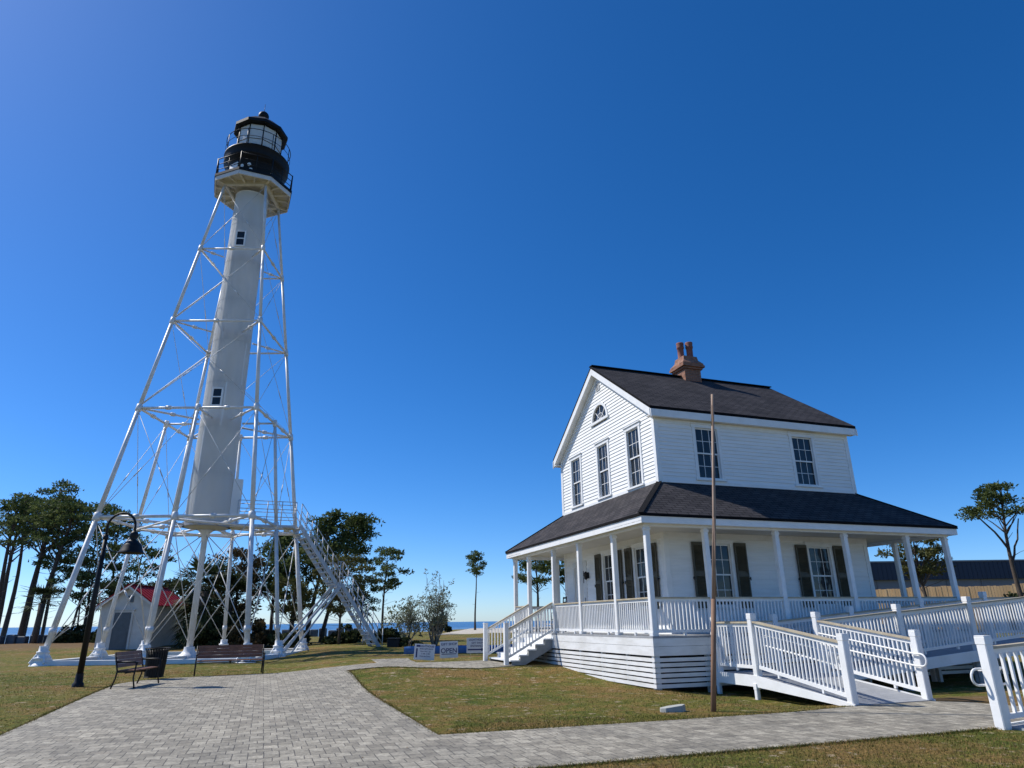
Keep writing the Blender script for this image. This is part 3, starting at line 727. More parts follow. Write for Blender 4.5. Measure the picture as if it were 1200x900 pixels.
SR = .0725                                         # rise per metre of the long flight
zf = lambda x: LZ+(x-xb)*SR
xe = 11.4
mb = MB(); planks(mb, xa, ya-.1, .03, xb, yb, LZ, 'y'); planks(mb, xa, yb, LZ, xb, yc+.1, LZ, 'y'); planks(mb, xb+.01, yb+.02, LZ, xe, yc+.08, zf(xe), 'x'); planks(mb, xe+.01, yb-1.6, zf(xe), xe+1.9, yc+.08, zf(xe), 'y')
mb.build('ramp_deck', 'deck', ramp_o)
mb = MB()
def band(x0, y0, z0, x1, y1, z1, h0=.26, h1=.26, w=.04): 
    mb.add([(x0, y0, z0), (x1, y1, z1), (x1, y1, z1-h1), (x0, y0, z0-h0)]+([(x0+w, y0, z0), (x1+w, y1, z1), (x1+w, y1, z1-h1), (x0+w, y0, z0-h0)] if abs(x1-x0) < .1 else [(x0, y0+w, z0), (x1, y1+w, z1), (x1, y1+w, z1-h1), (x0, y0+w, z0-h0)]), [(0,1,2,3),(7,6,5,4),(0,4,5,1),(1,5,6,2),(2,6,7,3),(3,7,4,0)])
band(xa-.09, ya-.12, .045, xa-.09, yb, LZ+.01, .08, .24); band(xa-.09, yb, LZ+.01, xa-.09, yc+.1, LZ+.01, .24, .24)
band(xb+.03, ya-.12, .045, xb+.03, yb-.1, LZ+.01, .08, .24)
band(xb+.1, yb-.09, zf(xb+.1)+.01, xe, yb-.09, zf(xe)+.01); band(xb, yc+.09, zf(xb)+.01, xe, yc+.09, zf(xe)+.01)
mb.build('fascia_board', 'white', ramp_o)
for x, y in ((xa-.06, yb+.02), (xa-.06, yc)): pst(x, y, -.3, .2, .10, nm='stub_post')
ends = [(xa, ya, 0, 1.29), (xa, yb, .1, 1.70), (xa, yc, .1, 1.69), (xb, ya, 0, 1.33), (xb, yb, .1, 1.72)]
for x, y, a, b in ends: pst(x, y, a, b)
fp = [xb, 6.10, 8.62, 11.2]; rp = [3.42, 6.0, 8.62, 11.2]
for x in fp[1:]: pst(x, yb, -.2, zf(x)+1.34)
for x in rp: pst(x, yc, -.2, zf(x)+1.34)
for x, y in ((xe+1.8, yc), (xe+1.8, yb), (xe+1.8, yb-1.6)): pst(x, y, -.2, zf(xe)+1.34)
rl = dict(zt=1.17, zb=.16)
rail(ramp_o, (xa, ya+.08), (xa, yb-.08), dz0=-.02, dz1=LZ, **rl); rail(ramp_o, (xa, yb+.08), (xa, yc-.08), dz0=LZ-.01, dz1=LZ-.01, **rl)
rail(ramp_o, (xb, ya+.08), (xb, yb-.08), dz0=.0, dz1=LZ, **rl)
rail(ramp_o, (xa+.08, yc), (rp[0]-.08, yc), dz0=LZ, dz1=LZ, **rl)
for a, b in zip(fp, fp[1:]): rail(ramp_o, (a+.08, yb), (b-.08, yb), dz0=zf(a), dz1=zf(b), **rl)
for a, b in zip(rp, rp[1:]): rail(ramp_o, (a+.08, yc), (b-.08, yc), dz0=zf(a), dz1=zf(b), **rl)
rail(ramp_o, (11.28, yc), (xe+1.72, yc), dz0=zf(xe), dz1=zf(xe), **rl); rail(ramp_o, (xe+1.8, yc-.08), (xe+1.8, yb+.08), dz0=zf(xe), dz1=zf(xe), **rl); rail(ramp_o, (xe+1.8, yb-.08), (xe+1.8, yb-1.5), dz0=zf(xe), dz1=zf(xe), **rl)
# joists and dark lattice slats under the long flight
mb = MB()
for x in fp:
    mb.box((x-.05, yb+.1, -.2), (x+.05, yb+.2, zf(x)-.04)); mb.box((x-.05, yc-.2, -.2), (x+.05, yc-.1, zf(x)-.04))
for y in (yb+.15, (yb+yc)/2, yc-.1): mb.beam((xb, y, zf(xb)-.12), (xe, y, zf(xe)-.12), .04, .16)
mb.build('under_frame', 'greyblue', ramp_o)
# round handrails on the inside of the entrance flight with a loop at the end
def handrail(x, y0, y1, z0, z1, s, loopdir=-1, par=None, alongx=False):
    h = MB()
    Pt = (lambda a, z, o=0: (a, x+o, z)) if alongx else (lambda a, z, o=0: (x+o, a, z))
    r = .115; pts = [Pt(y1, z1+.88)]
    for t in (.75, .5, .25): pts.append(Pt(y0+(y1-y0)*t, z0+(z1-z0)*t+.88))
    pts.append(Pt(y0, z0+.88)); 
    yl = y0+loopdir*.13; zc_ = z0+.88-r
    for k in range(9): a = math.pi/2-math.pi*k/8; pts.append(Pt(yl-loopdir*0+loopdir*r*math.cos(a), zc_+r*math.sin(a)))
    pts.append(Pt(y0, zc_-r)); pts.append(Pt(y1, z1+.88-2*r))
    h.tube(pts, .018, 8)
    n = 3
    for k in range(n):
        t = .08+.84*k/(n-1); yy = y0+(y1-y0)*t; zz = z0+(z1-z0)*t
        h.tube([Pt(yy, zz+.88), Pt(yy, zz+.85, s*.03), Pt(yy, zz+.85, s*.09)], .012, 6)
    return h.build('handrail', 'white', par or ramp_o)
handrail(xb-.13, ya-.02, yb-.15, 0, LZ, 1); handrail(xa+.13, ya+.1, yb-.15, 0, LZ, -1, loopdir=1)

# second ramp whose first bay shows at the right edge
ramp2 = thing('garden_ramp', 'white railing and low ramp starting beside the brick path at the right edge', 'ramp', (HX, HY, 0), HT)
q0 = 1.40; yq = -7.46; rz2 = lambda x: .02+.05*(x-q0)
mb = MB(); planks(mb, q0+.1, yq-1.75, .03, q0+8, yq+.02, rz2(q0+8), 'x'); mb.build('ramp_deck', 'deck', ramp2)
mb = MB(); band(q0+.1, yq+.07, .05, q0+8, yq+.07, rz2(q0+8)+.01, .07, .2); mb.build('fascia_board', 'white', ramp2)
for y in (yq, yq-1.8):
    for x in (q0, q0+2.5, q0+5.0, q0+7.5): pst(x, y, -.1, rz2(x)+1.28, .16, ramp2)
    for x in (q0, q0+2.5, q0+5.0): rail(ramp2, (x+.08, y), (x+2.42, y), dz0=rz2(x)-.02, dz1=rz2(x+2.5)-.02, zt=1.14, zb=.13, sp=.15, bw=.04)
handrail(yq+.12, q0-.02, q0+.45, -.06, -.06, 1, loopdir=-1, par=ramp2, alongx=True)

# ------------------------------------------------------------------ lighthouse
LX, LY, LTH = -13.523, 29.65, .0239
lh = thing('lighthouse', 'tall white iron skeleton lighthouse with central column and black lantern room', 'lighthouse', (LX*1.2173, LY*1.2173, 1.6-1.6*1.2173), LTH)
lh.scale = (1.2173,)*3
Z0, Z1, Z2, Z3, Z4, Z5 = .45, 5.684, 10.374, 14.703, 18.761, 22.75
sz = lambda z: 3.662-.1178*(z-.45)
def node(a, b, z): s = sz(z); return Vector((a*s, b*s, z))
C4 = [(-1,-1), (1,-1), (1,1), (-1,1)]; C8 = [(-1,-1), (0,-1), (1,-1), (1,0), (1,1), (0,1), (-1,1), (-1,0)]
def joint(m, p, r): m.ball(p, r, 12); 
for a, b in C8:
    corner = a and b
    zs = [Z0+.25, Z1, Z2]+([Z3, Z4, Z5] if corner else []); m = MB()
    rad = [.105, .092, .080, .072, .066, .060] if corner else [.085, .076, .066]
    for i in range(len(zs)-1): m.tube([node(a, b, zs[i]), node(a, b, zs[i+1])], [rad[i], rad[i+1]*1.04], 12)
    for i, z in enumerate(zs[1:], 1):
        p = node(a, b, z)
        if i < len(zs)-1 or not corner:
            d = (node(a, b, z+1)-p).normalized()*.16
            m.tube([p-d, p-d*.9, p+d*.9, p+d], [rad[i]*1.15, rad[i]*1.5, rad[i]*1.5, rad[i]*1.15], 12)
    # sleeve couplings along the long lengths
    z = Z0+1.0; p = node(a, b, z); d = Vector((0, 0, .10)); m.tube([p-d, p+d], rad[0]*1.25, 12)
    lo = m.build('leg', 'pipe', lh)
    ft = MB(); p = node(a, b, Z0)
    ft.lathe((p.x, p.y, 0), [(.42, .05), (.40, .26), (.30, .36), (.25, .40), (.24, .50), (.28, .52), (.28, .56), (.20, .58), (.19, .70), (.21, .72), (.21, .76), (.155, .78), (.15, .95)], 20)
    for k in range(4): t = R(45+90*k); ft.beam((p.x+.34*math.cos(t), p.y+.34*math.sin(t), .36), (p.x+.12*math.cos(t), p.y+.12*math.sin(t), .70), .05, .12)
    ft.build('footing', 'tower_white', lo)
# centre pillar below the stair cylinder
m = MB(); m.tube([(0,0,.5), (0,0,5.0), (0,0,5.35), (0,0,5.6)], [.13, .12, .16, .45], 16); m.lathe((0,0,0), [(.55,.1),(.52,.35),(.3,.5),(.22,.62),(.2,.75)], 20); m.build('centre_pillar', 'pipe', lh)
m = MB()
for k, (a, b) in enumerate(C8):
    c = C8[(k+1) % 8]; p, q = node(a, b, Z0), node(c[0], c[1], Z0); p.z = q.z = .36; m.beam(p, q, .28, .16)
for a, b in ((1,0), (-1,0), (0,1), (0,-1)): p = node(a, b, Z0); p.z = .36; m.beam((0,0,.36), p, .2, .14)
m.build('tie_beam', 'tower_white', lh)
# horizontal struts
def struts(z, pts, r, inner):
    m = MB(); n = len(pts)
    for k in range(n):
        p = node(*pts[k], z); q = node(*pts[(k+1) % n], z); m.tube([p, q], r, 8)
        c = (p+q)/2; d = (q-p).normalized()*.10; m.tube([c-d, c+d], r*1.7, 8)
    m.build('strut_ring', 'pipe', lh)
    if inner:
        for k in range(n):
            p = node(*pts[k], z); d = Vector((p.x, p.y, 0)).normalized(); q = d*1.0; q.z = z; m = MB(); m.tube([p, q], r*.85, 8)
            e_ = (p-q).normalized()*.09; c = p*.45+q*.55; m.tube([c-e_, c+e_], r*1.6, 8); m.build('radial_strut', 'pipe', lh)
struts(Z1, C8, .062, True); struts(Z2, C8, .055, True); struts(Z3, C4, .05, True); struts(Z4, C4, .045, True)
m = MB(); s1 = sz(Z1)
for a, b in C8: pass
for k in range(4): a, b = C8[2*k+1]; c, d = C8[(2*k+3) % 8]; m.tube([node(a, b, Z1-.12), node(c, d, Z1-.12)], .045, 8)
m.build('strut_ring', 'pipe', lh)
# crossed tie rods, each pair one part
def xrods(A, B, za, zb, r=.017, tb=True):
    m = MB()
    for p, q in ((node(*A, za), node(*B, zb)), (node(*B, za), node(*A, zb))):
        m.tube([p, q], r, 6)
        if tb: c = p*.62+q*.38; d = (q-p).normalized()*.22; m.tube([c-d, c+d], r*1.9, 6)
    m.build('tie_rods', 'rod', lh)
for k in range(8):
    A, B = C8[k], C8[(k+1) % 8]; xrods(A, B, Z0+.45, Z1-.1, .017); xrods(A, B, Z1+.15, Z2-.12, .012)
for za, zb in ((Z2, Z3), (Z3, Z4), (Z4, Z5)):
    for k in range(4): xrods(C4[k], C4[(k+1) % 4], za+.1, zb-.1, .011)
# inner rods from the ring corners to the centre
m = MB()
for a, b in C4: m.tube([node(a, b, Z0+.6), (0, 0, Z1-.3)], .018, 6)
for a, b in ((1,0), (-1,0), (0,1), (0,-1)): m.tube([node(a, b, Z1-.2), (0, 0, .8)], .018, 6)
m.build('tie_rods', 'rod', lh)
# left face tie rods, drawn thicker and paler to look sunlit
for za, zb in ((Z2, Z3), (Z3, Z4)):
    m = MB(); m.tube([node(-1, -1, za+.12), node(-1, 1, zb-.1)], .042, 8); m.build('sunlit_rod', 'pipe', lh)
# stair cylinder with plate seams
rc_ = lambda z: .91-.0065*(z-5.7)
m = MB(); segs_ = [[(.40, 5.52), (.90, 5.62)], [(.98, 5.62), (.98, 5.80)]]
z = 5.8; i = 0
while z < 22.4:
    z2 = min(z+2.13, 22.6); segs_.append([(rc_(z), z), (rc_(z2), z2)]); segs_.append([(rc_(z2)+.005, z2-.02), (rc_(z2)+.005, z2+.02)]); z = z2
for pr_ in segs_: m.lathe((0,0,0), pr_, 56); tc_ = m.build('stair_cylinder', 'tower_white', lh)
m = MB()
for k in range(7):
    zz = 5.8+2.13*k; t = R(200+47*k)
    for j in range(40): pass
    m.beam((rc_(zz)*math.cos(t), rc_(zz)*math.sin(t), zz), ((rc_(zz+2.1)+.004)*math.cos(t), (rc_(zz+2.1)+.004)*math.sin(t), zz+2.1), .05, .012, (math.cos(t), math.sin(t), 0))
m.build('seam', 'tower_white', tc_)
# two-light windows in the cylinder
face = math.atan2(-LY, -LX)-LTH
def cyl_window(z, da):
    t = face+da; r = rc_(z)-.02; n = Vector((math.cos(t), math.sin(t), 0)); s = Vector((-math.sin(t), math.cos(t), 0)); m = MB()
    def bb(mm, a0, a1, d0, d1, z0, z1):
        vs_ = [n*(r+d)+s*a+Vector((0,0,zz)) for d in (d0, d1) for zz in (z0, z1) for a in (a0, a1)]
        mm.add(vs_, [(0,1,3,2),(4,6,7,5),(0,4,5,1),(2,3,7,6),(0,2,6,4),(1,5,7,3)])
    bb(m, -.24, -.18, -.1, .065, z-.44, z+.44); bb(m, .18, .24, -.1, .065, z-.44, z+.44); bb(m, -.18, .18, -.1, .065, z+.38, z+.44); bb(m, -.18, .18, -.1, .065, z-.44, z-.38); bb(m, -.18, .18, -.1, .055, z-.025, z+.025)
    w = m.build('window', 'tower_white', tc_)
for z, da in ((19.75, -.34), (11.4, -.36), (8.0, 2.6), (16, 2.6)): 
    cyl_window(z, da)
    t = face+da; r = rc_(z)-.02; n = Vector((math.cos(t), math.sin(t), 0)); s = Vector((-math.sin(t), math.cos(t), 0)); m = MB()
    m.add([n*(r+.045)+s*a+Vector((0,0,z+q)) for a, q in ((-.19,-.39), (.19,-.39), (.19,.39), (-.19,.39))], [(0,1,2,3)]); w = m.build('window_pane', 'glass', tc_, fix=False)
# gallery deck (octagon) carried on beams
def ngon(n, r, a0): return [(r*math.cos(a0+2*math.pi*k/n), r*math.sin(a0+2*math.pi*k/n)) for k in range(n)]
GZ = 23.02
m = MB(); m.lathe((0,0,0), [(1.98, GZ-.02), (2.03, GZ-.01), (2.03, GZ+.13), (1.99, GZ+.14)], 8, False, 0); m.build('gallery_deck', 'black', lh)
m = MB(); s5 = sz(Z5)
oc = ngon(8, 1.96, 0); mid_ = ngon(8, 1.45, R(22.5))
for k in range(8): m.beam((*oc[k], GZ-.13), (*oc[(k+1) % 8], GZ-.13), .05, .24)
for k in range(4):
    p, q = C4[k], C4[(k+1) % 4]; m.beam((p[0]*s5*1.0, p[1]*s5*1.0, GZ-.16), (q[0]*s5, q[1]*s5, GZ-.16), .14, .26)
    m.beam((p[0]*s5, p[1]*s5, GZ-.14), (p[0]*1.70/1.29, p[1]*1.70/1.29, GZ-.10), .10, .2)
for k in range(8): m.beam((oc[k][0]*.48, oc[k][1]*.48, GZ-.12), (*oc[k], GZ-.10), .09, .17)
for k in range(8):
    a, b = oc[k], oc[(k+1) % 8]; c = ((a[0]+b[0])/2, (a[1]+b[1])/2); m.beam((c[0]*.5, c[1]*.5, GZ-.11), (*c, GZ-.09), .07, .14)
m.build('gallery_beams', 'beam_paint', lh)
m = MB(); m.lathe((0,0,0), [(.95, GZ-.035), (1.94, GZ-.035), (1.94, GZ-.025), (.95, GZ-.025)], 8, False, 0); m.build('gallery_soffit', 'underside', lh)
# gallery railing
m = MB(); og = ngon(8, 1.97, 0)
for k in range(8):
    a, b = og[k], og[(k+1) % 8]; m.tube([(*a, GZ+.1), (*a, GZ+1.08)], .030, 6); c = ((a[0]+b[0])/2, (a[1]+b[1])/2); m.tube([(*c, GZ+.1), (*c, GZ+1.05)], .018, 6)
    for z in (.38, .70, 1.04): m.tube([(*a, GZ+z), (*b, GZ+z)], .018 if z < 1 else .026, 6)
m.build('gallery_railing', 'iron', lh)
# watch room, upper gallery, lantern
m = MB(); m.lathe((0,0,0), [(1.32, GZ+.09), (1.32, GZ+1.05), (1.38, GZ+1.12), (1.44, GZ+1.22), (1.60, GZ+1.36), (1.62, GZ+1.42), (1.62, GZ+1.80), (1.65, GZ+1.82), (1.65, GZ+1.88), (1.2, GZ+1.89)], 48)
wr = m.build('watch_room', 'black', lh)
for dt, z in ((-.55, .72), (-.28, .80), (-.42, .45), (-.20, .50), (.6, .6), (1.6, .6)):
    t = face+dt; n = Vector((math.cos(t), math.sin(t), 0)); m = MB(); m.tube([n*1.28+Vector((0,0,GZ+z)), n*1.345+Vector((0,0,GZ+z))], .095, 14); m.build('porthole', 'tower_white', wr)
t = face-.95; n = Vector((math.cos(t), math.sin(t), 0)); s = Vector((-n.y, n.x, 0)); m = MB(); a = n*1.30+Vector((0,0,GZ+.12))
m.add([a+s*x+n*d+Vector((0,0,z)) for d in (0, .05) for x, z in ((-.3,0), (.3,0), (.3,.85), (-.3,.85))], [(0,3,2,1),(4,5,6,7),(0,1,5,4),(1,2,6,5),(2,3,7,6),(3,0,4,7)]); m.build('hatch', 'tower_white', wr)
GU = GZ+1.89
m = MB(); ur = ngon(40, 1.62, 0)
for k in range(40):
    for z in (.48, .92): m.tube([(*ur[k], GU+z), (*ur[(k+1) % 40], GU+z)], .014 if z < .9 else .02, 5, False)
for k in range(0, 40, 5): m.tube([(*ur[k], GU), (*ur[k], GU+.92)], .018, 6)
m.build('upper_railing', 'iron', lh)
m = MB(); m.lathe((0,0,0), [(1.15, GU), (1.15, GU+.14), (1.19, GU+.16), (1.19, GU+.20)], 10, False, R(10)); m.build('lantern_base', 'black', lh)
gl0, gl1 = GU+.20, GU+1.68
m = MB(); m.lathe((0,0,0), [(1.12, gl0), (1.12, gl1)], 10, False, R(10)); m.f = m.f[:10]; m.sm = m.sm[:10]; m.uv = m.uv[:10]; gl = m.build('lantern_glass', 'lantern_glass', lh)
m = MB(); lp = ngon(10, 1.135, R(10))
for k in range(10):
    a, b = lp[k], lp[(k+1) % 10]; m.tube([(*a, gl0), (*a, gl1)], .028, 6)
    for z in (gl0+.03, gl0+.55, gl1-.03): m.tube([(*a, z), (*b, z)], .016, 5)
m.build('glazing_bars', 'iron', gl)
m = MB(); m.lathe((0,0,0), [(.30, gl0-.1), (.34, gl0+.15), (.50, gl0+.25), (.60, gl0+.55), (.50, gl0+.9), (.32, gl0+1.02), (.1, gl0+1.1)], 20); m.build('lens', 'curtain', gl)
m = MB(); m.lathe((0,0,0), [(1.14, gl1-.01), (1.34, gl1), (1.40, gl1+.03), (1.40, gl1+.20), (1.32, gl1+.26), (.75, gl1+.80), (.30, gl1+1.02), (.2, gl1+1.05)], 10, False, R(10)); lr = m.build('lantern_roof', 'black', lh)
m = MB(); m.lathe((0,0,0), [(.24, gl1+.95), (.24, gl1+1.18), (.18, gl1+1.22)], 14); m.ball((0,0,gl1+1.42), .28, 18); m.tube([(0,0,gl1+1.5), (0,0,gl1+2.25)], .012, 5); m.build('vent_ball', 'black', lr)
# entrance platform and doorway on the cylinder
m = MB(); pa, pb = Vector((.75, .45, 0)), Vector((3.45, 1.35, 0)); dv = (pb-pa).normalized(); nv = Vector((-dv.y, dv.x, 0))
PZ = Z1+.12
m.add([pa-nv*.5+Vector((0,0,PZ-.1)), pb-nv*.5+Vector((0,0,PZ-.1)), pb+nv*.5+Vector((0,0,PZ-.1)), pa+nv*.5+Vector((0,0,PZ-.1)), pa-nv*.5+Vector((0,0,PZ)), pb-nv*.5+Vector((0,0,PZ)), pb+nv*.5+Vector((0,0,PZ)), pa+nv*.5+Vector((0,0,PZ))], [(0,3,2,1),(4,5,6,7),(0,1,5,4),(1,2,6,5),(2,3,7,6),(3,0,4,7)])
pl = m.build('platform', 'steel', lh)
def fence3(mm, p, q, h=1.05, n=4):
    p = Vector(p); q = Vector(q)
    for k in range(n+1): c = p.lerp(q, k/n); mm.tube([c, c+Vector((0,0,h))], .02, 6)
    for z in (h, h*.66, h*.33): mm.tube([p+Vector((0,0,z)), q+Vector((0,0,z))], .018, 6)
m = MB(); zv = Vector((0,0,PZ)); fence3(m, pa+dv*.35-nv*.48+zv, pb-nv*.48+zv); fence3(m, pa+dv*.35+nv*.48+zv, pb+nv*.48+zv); m.build('platform_railing', 'steel', pl)
m = MB(); t = math.atan2(.45, .75); n = Vector((math.cos(t), math.sin(t), 0)); s = Vector((-n.y, n.x, 0)); a = n*.80+Vector((0,0,PZ))
m.add([a+s*x+n*d+Vector((0,0,z)) for d in (0, .42) for x, z in ((-.45,0), (.45,0), (.45,2.0), (-.45,2.0))], [(0,3,2,1),(4,5,6,7),(0,1,5,4),(1,2,6,5),(2,3,7,6),(3,0,4,7)]); dh = m.build('door_housing', 'tower_white', tc_)
m = MB(); a = n*1.222+Vector((0,0,PZ)); m.add([a+s*x+n*d+Vector((0,0,z)) for d in (0, .02) for x, z in ((-.36,.02), (.36,.02), (.36,1.88), (-.36,1.88))], [(0,3,2,1),(4,5,6,7),(0,1,5,4),(1,2,6,5),(2,3,7,6),(3,0,4,7)]); m.build('door', 'greyblue', tc_)
# outside stair: one straight flight with a half landing and splayed braces
T0 = Vector((3.55, 1.35, PZ)); T1 = Vector((7.0, 3.75, .35)); mid0 = T0.lerp(T1, .46); dh_ = Vector((T1.x-T0.x, T1.y-T0.y, 0)).normalized(); nh = Vector((-dh_.y, dh_.x, 0))
mid1 = mid0+dh_*.25; T1 = T1+dh_*.15
stair = None
m = MB()
for sd_ in (-.48, .48):
    o = nh*sd_
    m.beam(T0+o, mid0+o, .05, .17); m.beam(mid0+o, mid1+o, .05, .17); m.beam(mid1+o, T1+o, .05, .17)
stair = m.build('stair', 'steel', lh)
m = MB()
for A, B in ((T0, mid0), (mid1, T1)):
    n = int((A.z-B.z)/.2)
    for k in range(n): c = A.lerp(B, (k+.5)/n); m.beam(c-nh*.46, c+nh*.46, .24, .03)
m.beam(mid0-nh*.46, mid0+nh*.46, .2, .03); c = (mid0+mid1)/2; m.build('stair_treads', 'steel', stair)
m = MB()
for sd_ in (-.5, .5):
    o = nh*sd_
    for A, B, n in ((T0, mid0, 7), (mid0, mid1, 2), (mid1, T1, 8)): fence3(m, A+o, B+o, 1.0, n)
m.build('stair_railing', 'steel', stair)
m = MB()
for sd_ in (-.46, .46):
    o = nh*sd_; c = (mid0+mid1)/2+o-Vector((0,0,.1))
    m.beam(c, Vector((c.x-2.15, c.y-1.0, .3)), .09, .09); m.beam(c+Vector((.1,0,0)), Vector((c.x-1.75, c.y-.8, .3)), .07, .07)
m.build('stair_brace', 'steel', stair)

# ------------------------------------------------------------------ storage shed with red roof
shed = thing('storage_shed', 'small white shed with a red metal gable roof and dark door behind the lighthouse legs', 'shed', (-25.56, 46.26, .12), .03)
shed.scale = (1.2,)*3
sw, sd2, swh, srh = 2.85, 4.0, 2.35, 3.35; h2 = sw/2
m = MB(); m.add([(-h2,0,0),(h2,0,0),(h2,0,swh),(0,0,srh-.1),(-h2,0,swh),(-h2,sd2,0),(h2,sd2,0),(h2,sd2,swh),(0,sd2,srh-.1),(-h2,sd2,swh)], [(0,1,2,3,4),(9,8,7,6,5),(0,5,6,1),(1,6,7,2),(4,9,5,0),(2,7,8,3),(3,8,9,4)]); m.build('wall', 'shed_wall', shed)
m = MB()
for sx in (-1, 1):
    a = (sx*(h2+.18), swh-.13+.02); b = (0, srh)
    m.prism([a, b, (b[0], b[1]+.05), (a[0], a[1]+.05)], -.22, sd2+.22, 'y')
    for k in range(12):
        y = -.2+k*(sd2+.4)/11; m.beam((a[0], y, a[1]+.06), (b[0], y, b[1]+.06), .03, .03)
m.beam((0, -.23, srh+.055), (0, sd2+.23, srh+.055), .2, .03); m.build('roof', 'red_roof', shed)
m = MB()
for sx in (-1, 1): m.prism([(sx*(h2+.18), swh-.27), (0, srh-.15), (0, srh-.01), (sx*(h2+.18), swh-.12)], -.235, -.205, 'y')
m.build('bargeboard', 'shed_wall', shed)
m = MB(); m.box((-.62, -.03, .02), (.30, .02, 1.92)); sdo = m.build('door', 'shed_door', shed)
m = MB()
for z in (.2, 1.1): m.box((-.52, -.042, z), (.20, -.028, z+.7))
m.build('door_panel', 'shed_door', sdo)
m = MB(); m.box((-.72, -.05, .02), (-.62, .01, 2.0)); m.box((.30, -.05, .02), (.40, .01, 2.0)); m.box((-.75, -.06, 1.93), (.43, .01, 2.03)); m.box((-.80, -.10, 2.05), (.48, .0, 2.10)); m.build('door_frame', 'shed_wall', shed)
m = MB(); m.box((-.05, -.03, 2.45), (.27, .01, 2.80)); m.build('vent', 'shed_door', shed)
m = MB(); m.box((-h2-.1, -.3, -.25), (h2+.1, sd2+.1, .02)); m.build('base_slab', 'concrete', shed)

# ------------------------------------------------------------------ street lamp
lamp = thing('street_lamp', 'black swan-neck street lamp standing in the grass left of the paved plaza', 'street lamp', (-12.32, 20.44, hgt(-12.32, 20.44)))
m = MB(); m.tube([(0,0,-.1), (0,0,2.6), (0,0,4.2)], [.085, .075, .058], 14); m.lathe((0,0,0), [(.15,0),(.15,.08),(.11,.12),(.095,.35)], 16); m.build('pole', 'iron', lamp)
m = MB(); pts = [(0,0,4.15), (0,0,4.35)]
for k in range(11): t = math.pi-math.pi*k/10; pts.append((.43+.43*math.cos(t), -.03, 4.42+.42*math.sin(t)))
pts += [(.86, -.03, 4.28)]; m.tube(pts, .034, 10); m.tube([(0,0,4.05), (0,0,4.20)], .075, 12); m.build('swan_neck', 'iron', lamp)
m = MB(); m.lathe((.86, -.03, 0), [(.05, 4.30), (.08, 4.27), (.12, 4.22), (.13, 4.12), (.09, 4.05), (.12, 4.02), (.20, 3.96), (.27, 3.86), (.31, 3.72), (.36, 3.66), (.36, 3.64), (.29, 3.66), (.1, 3.8)], 24); m.build('lamp_shade', 'iron', lamp)
m = MB(); m.beam((-.02, -.05, 3.78), (.50, -.05, 3.66), .03, .03); m.beam((.0, -.05, 3.40), (0.0, -.05, 3.60), .05, .05); m.build('banner_arm', 'iron', lamp)

# ------------------------------------------------------------------ benches and litter bin
def bench(name, label, loc, rz, L):
    b = thing(name, label, 'bench', loc, rz, 'wooden park benches on the plaza edge'); hl = L/2
    m = MB()
    for k in range(4): m.bbox((-hl, -.23+k*.115, .425), (hl, -.23+k*.115+.095, .455), .006)
    m.build('seat', 'bench_wood', b)
    m = MB()
    for k in range(4): z = .52+k*.10; y = .235+k*.028; m.beam((-hl, y, z+.04), (hl, y, z+.04), .028, .094, (0, .27, 1))
    m.build('backrest', 'bench_wood', b)
    for sx in (-1, 1):
        x = sx*(hl+.03); m = MB()
        m.tube([(x, -.30, 0), (x, -.24, .25), (x, -.25, .42), (x, -.27, .64)], .022, 8); m.tube([(x, .30, 0), (x, .22, .25), (x, .20, .43), (x, .33, .90)], .022, 8); m.beam((x, -.25, .41), (x, .21, .41), .035, .035)
        m.build('side_frame', 'iron', b)
        m = MB(); m.tube([(x, -.30, .62), (x, -.2, .66), (x, .26, .66)], .024, 8); m.build('armrest', 'iron', b)
    m = MB(); m.tube([(-hl, .0, .38), (hl, 0, .38)], .018, 6); m.box((-.03, -.22, .36), (.03, .2, .42)); m.build('cross_bar', 'iron', b)
    return b
bench('park_bench', 'brown slatted bench seen from behind at the far edge of the plaza', (-9.62, 24.25, .03), HT+R(5), 2.05)
bench('park_bench', 'brown bench seen end-on beside the black litter bin', (-10.62, 20.3, .02), R(96), 1.6)
bn = thing('litter_bin', 'black slatted metal litter bin between the two benches', 'litter bin', (-11.35, 22.7, .02))
m = MB()
for k in range(26):
    t = 2*math.pi*k/26; c, s = math.cos(t), math.sin(t); m.beam((.27*c, .27*s, .06), (.31*c, .31*s, .80), .045, .008, (c, s, 0)); m.beam((.31*c, .31*s, .80), (.36*c, .36*s, .90), .045, .008, (c, s, 0))
m.build('slats', 'iron', bn)
m = MB(); m.lathe((0,0,0), [(.25, .05), (.28, .5), (.285, .85), (.25, .85), (.24, .1)], 24); m.build('liner', 'black', bn)
for r_, z in ((.28, .07), (.315, .80), (.365, .905)):
    q = ngon(28, r_, 0); m = MB(); m.tube([(*q[k % 28], z) for k in range(29)], .012, 5, False); m.build('hoop', 'iron', bn)

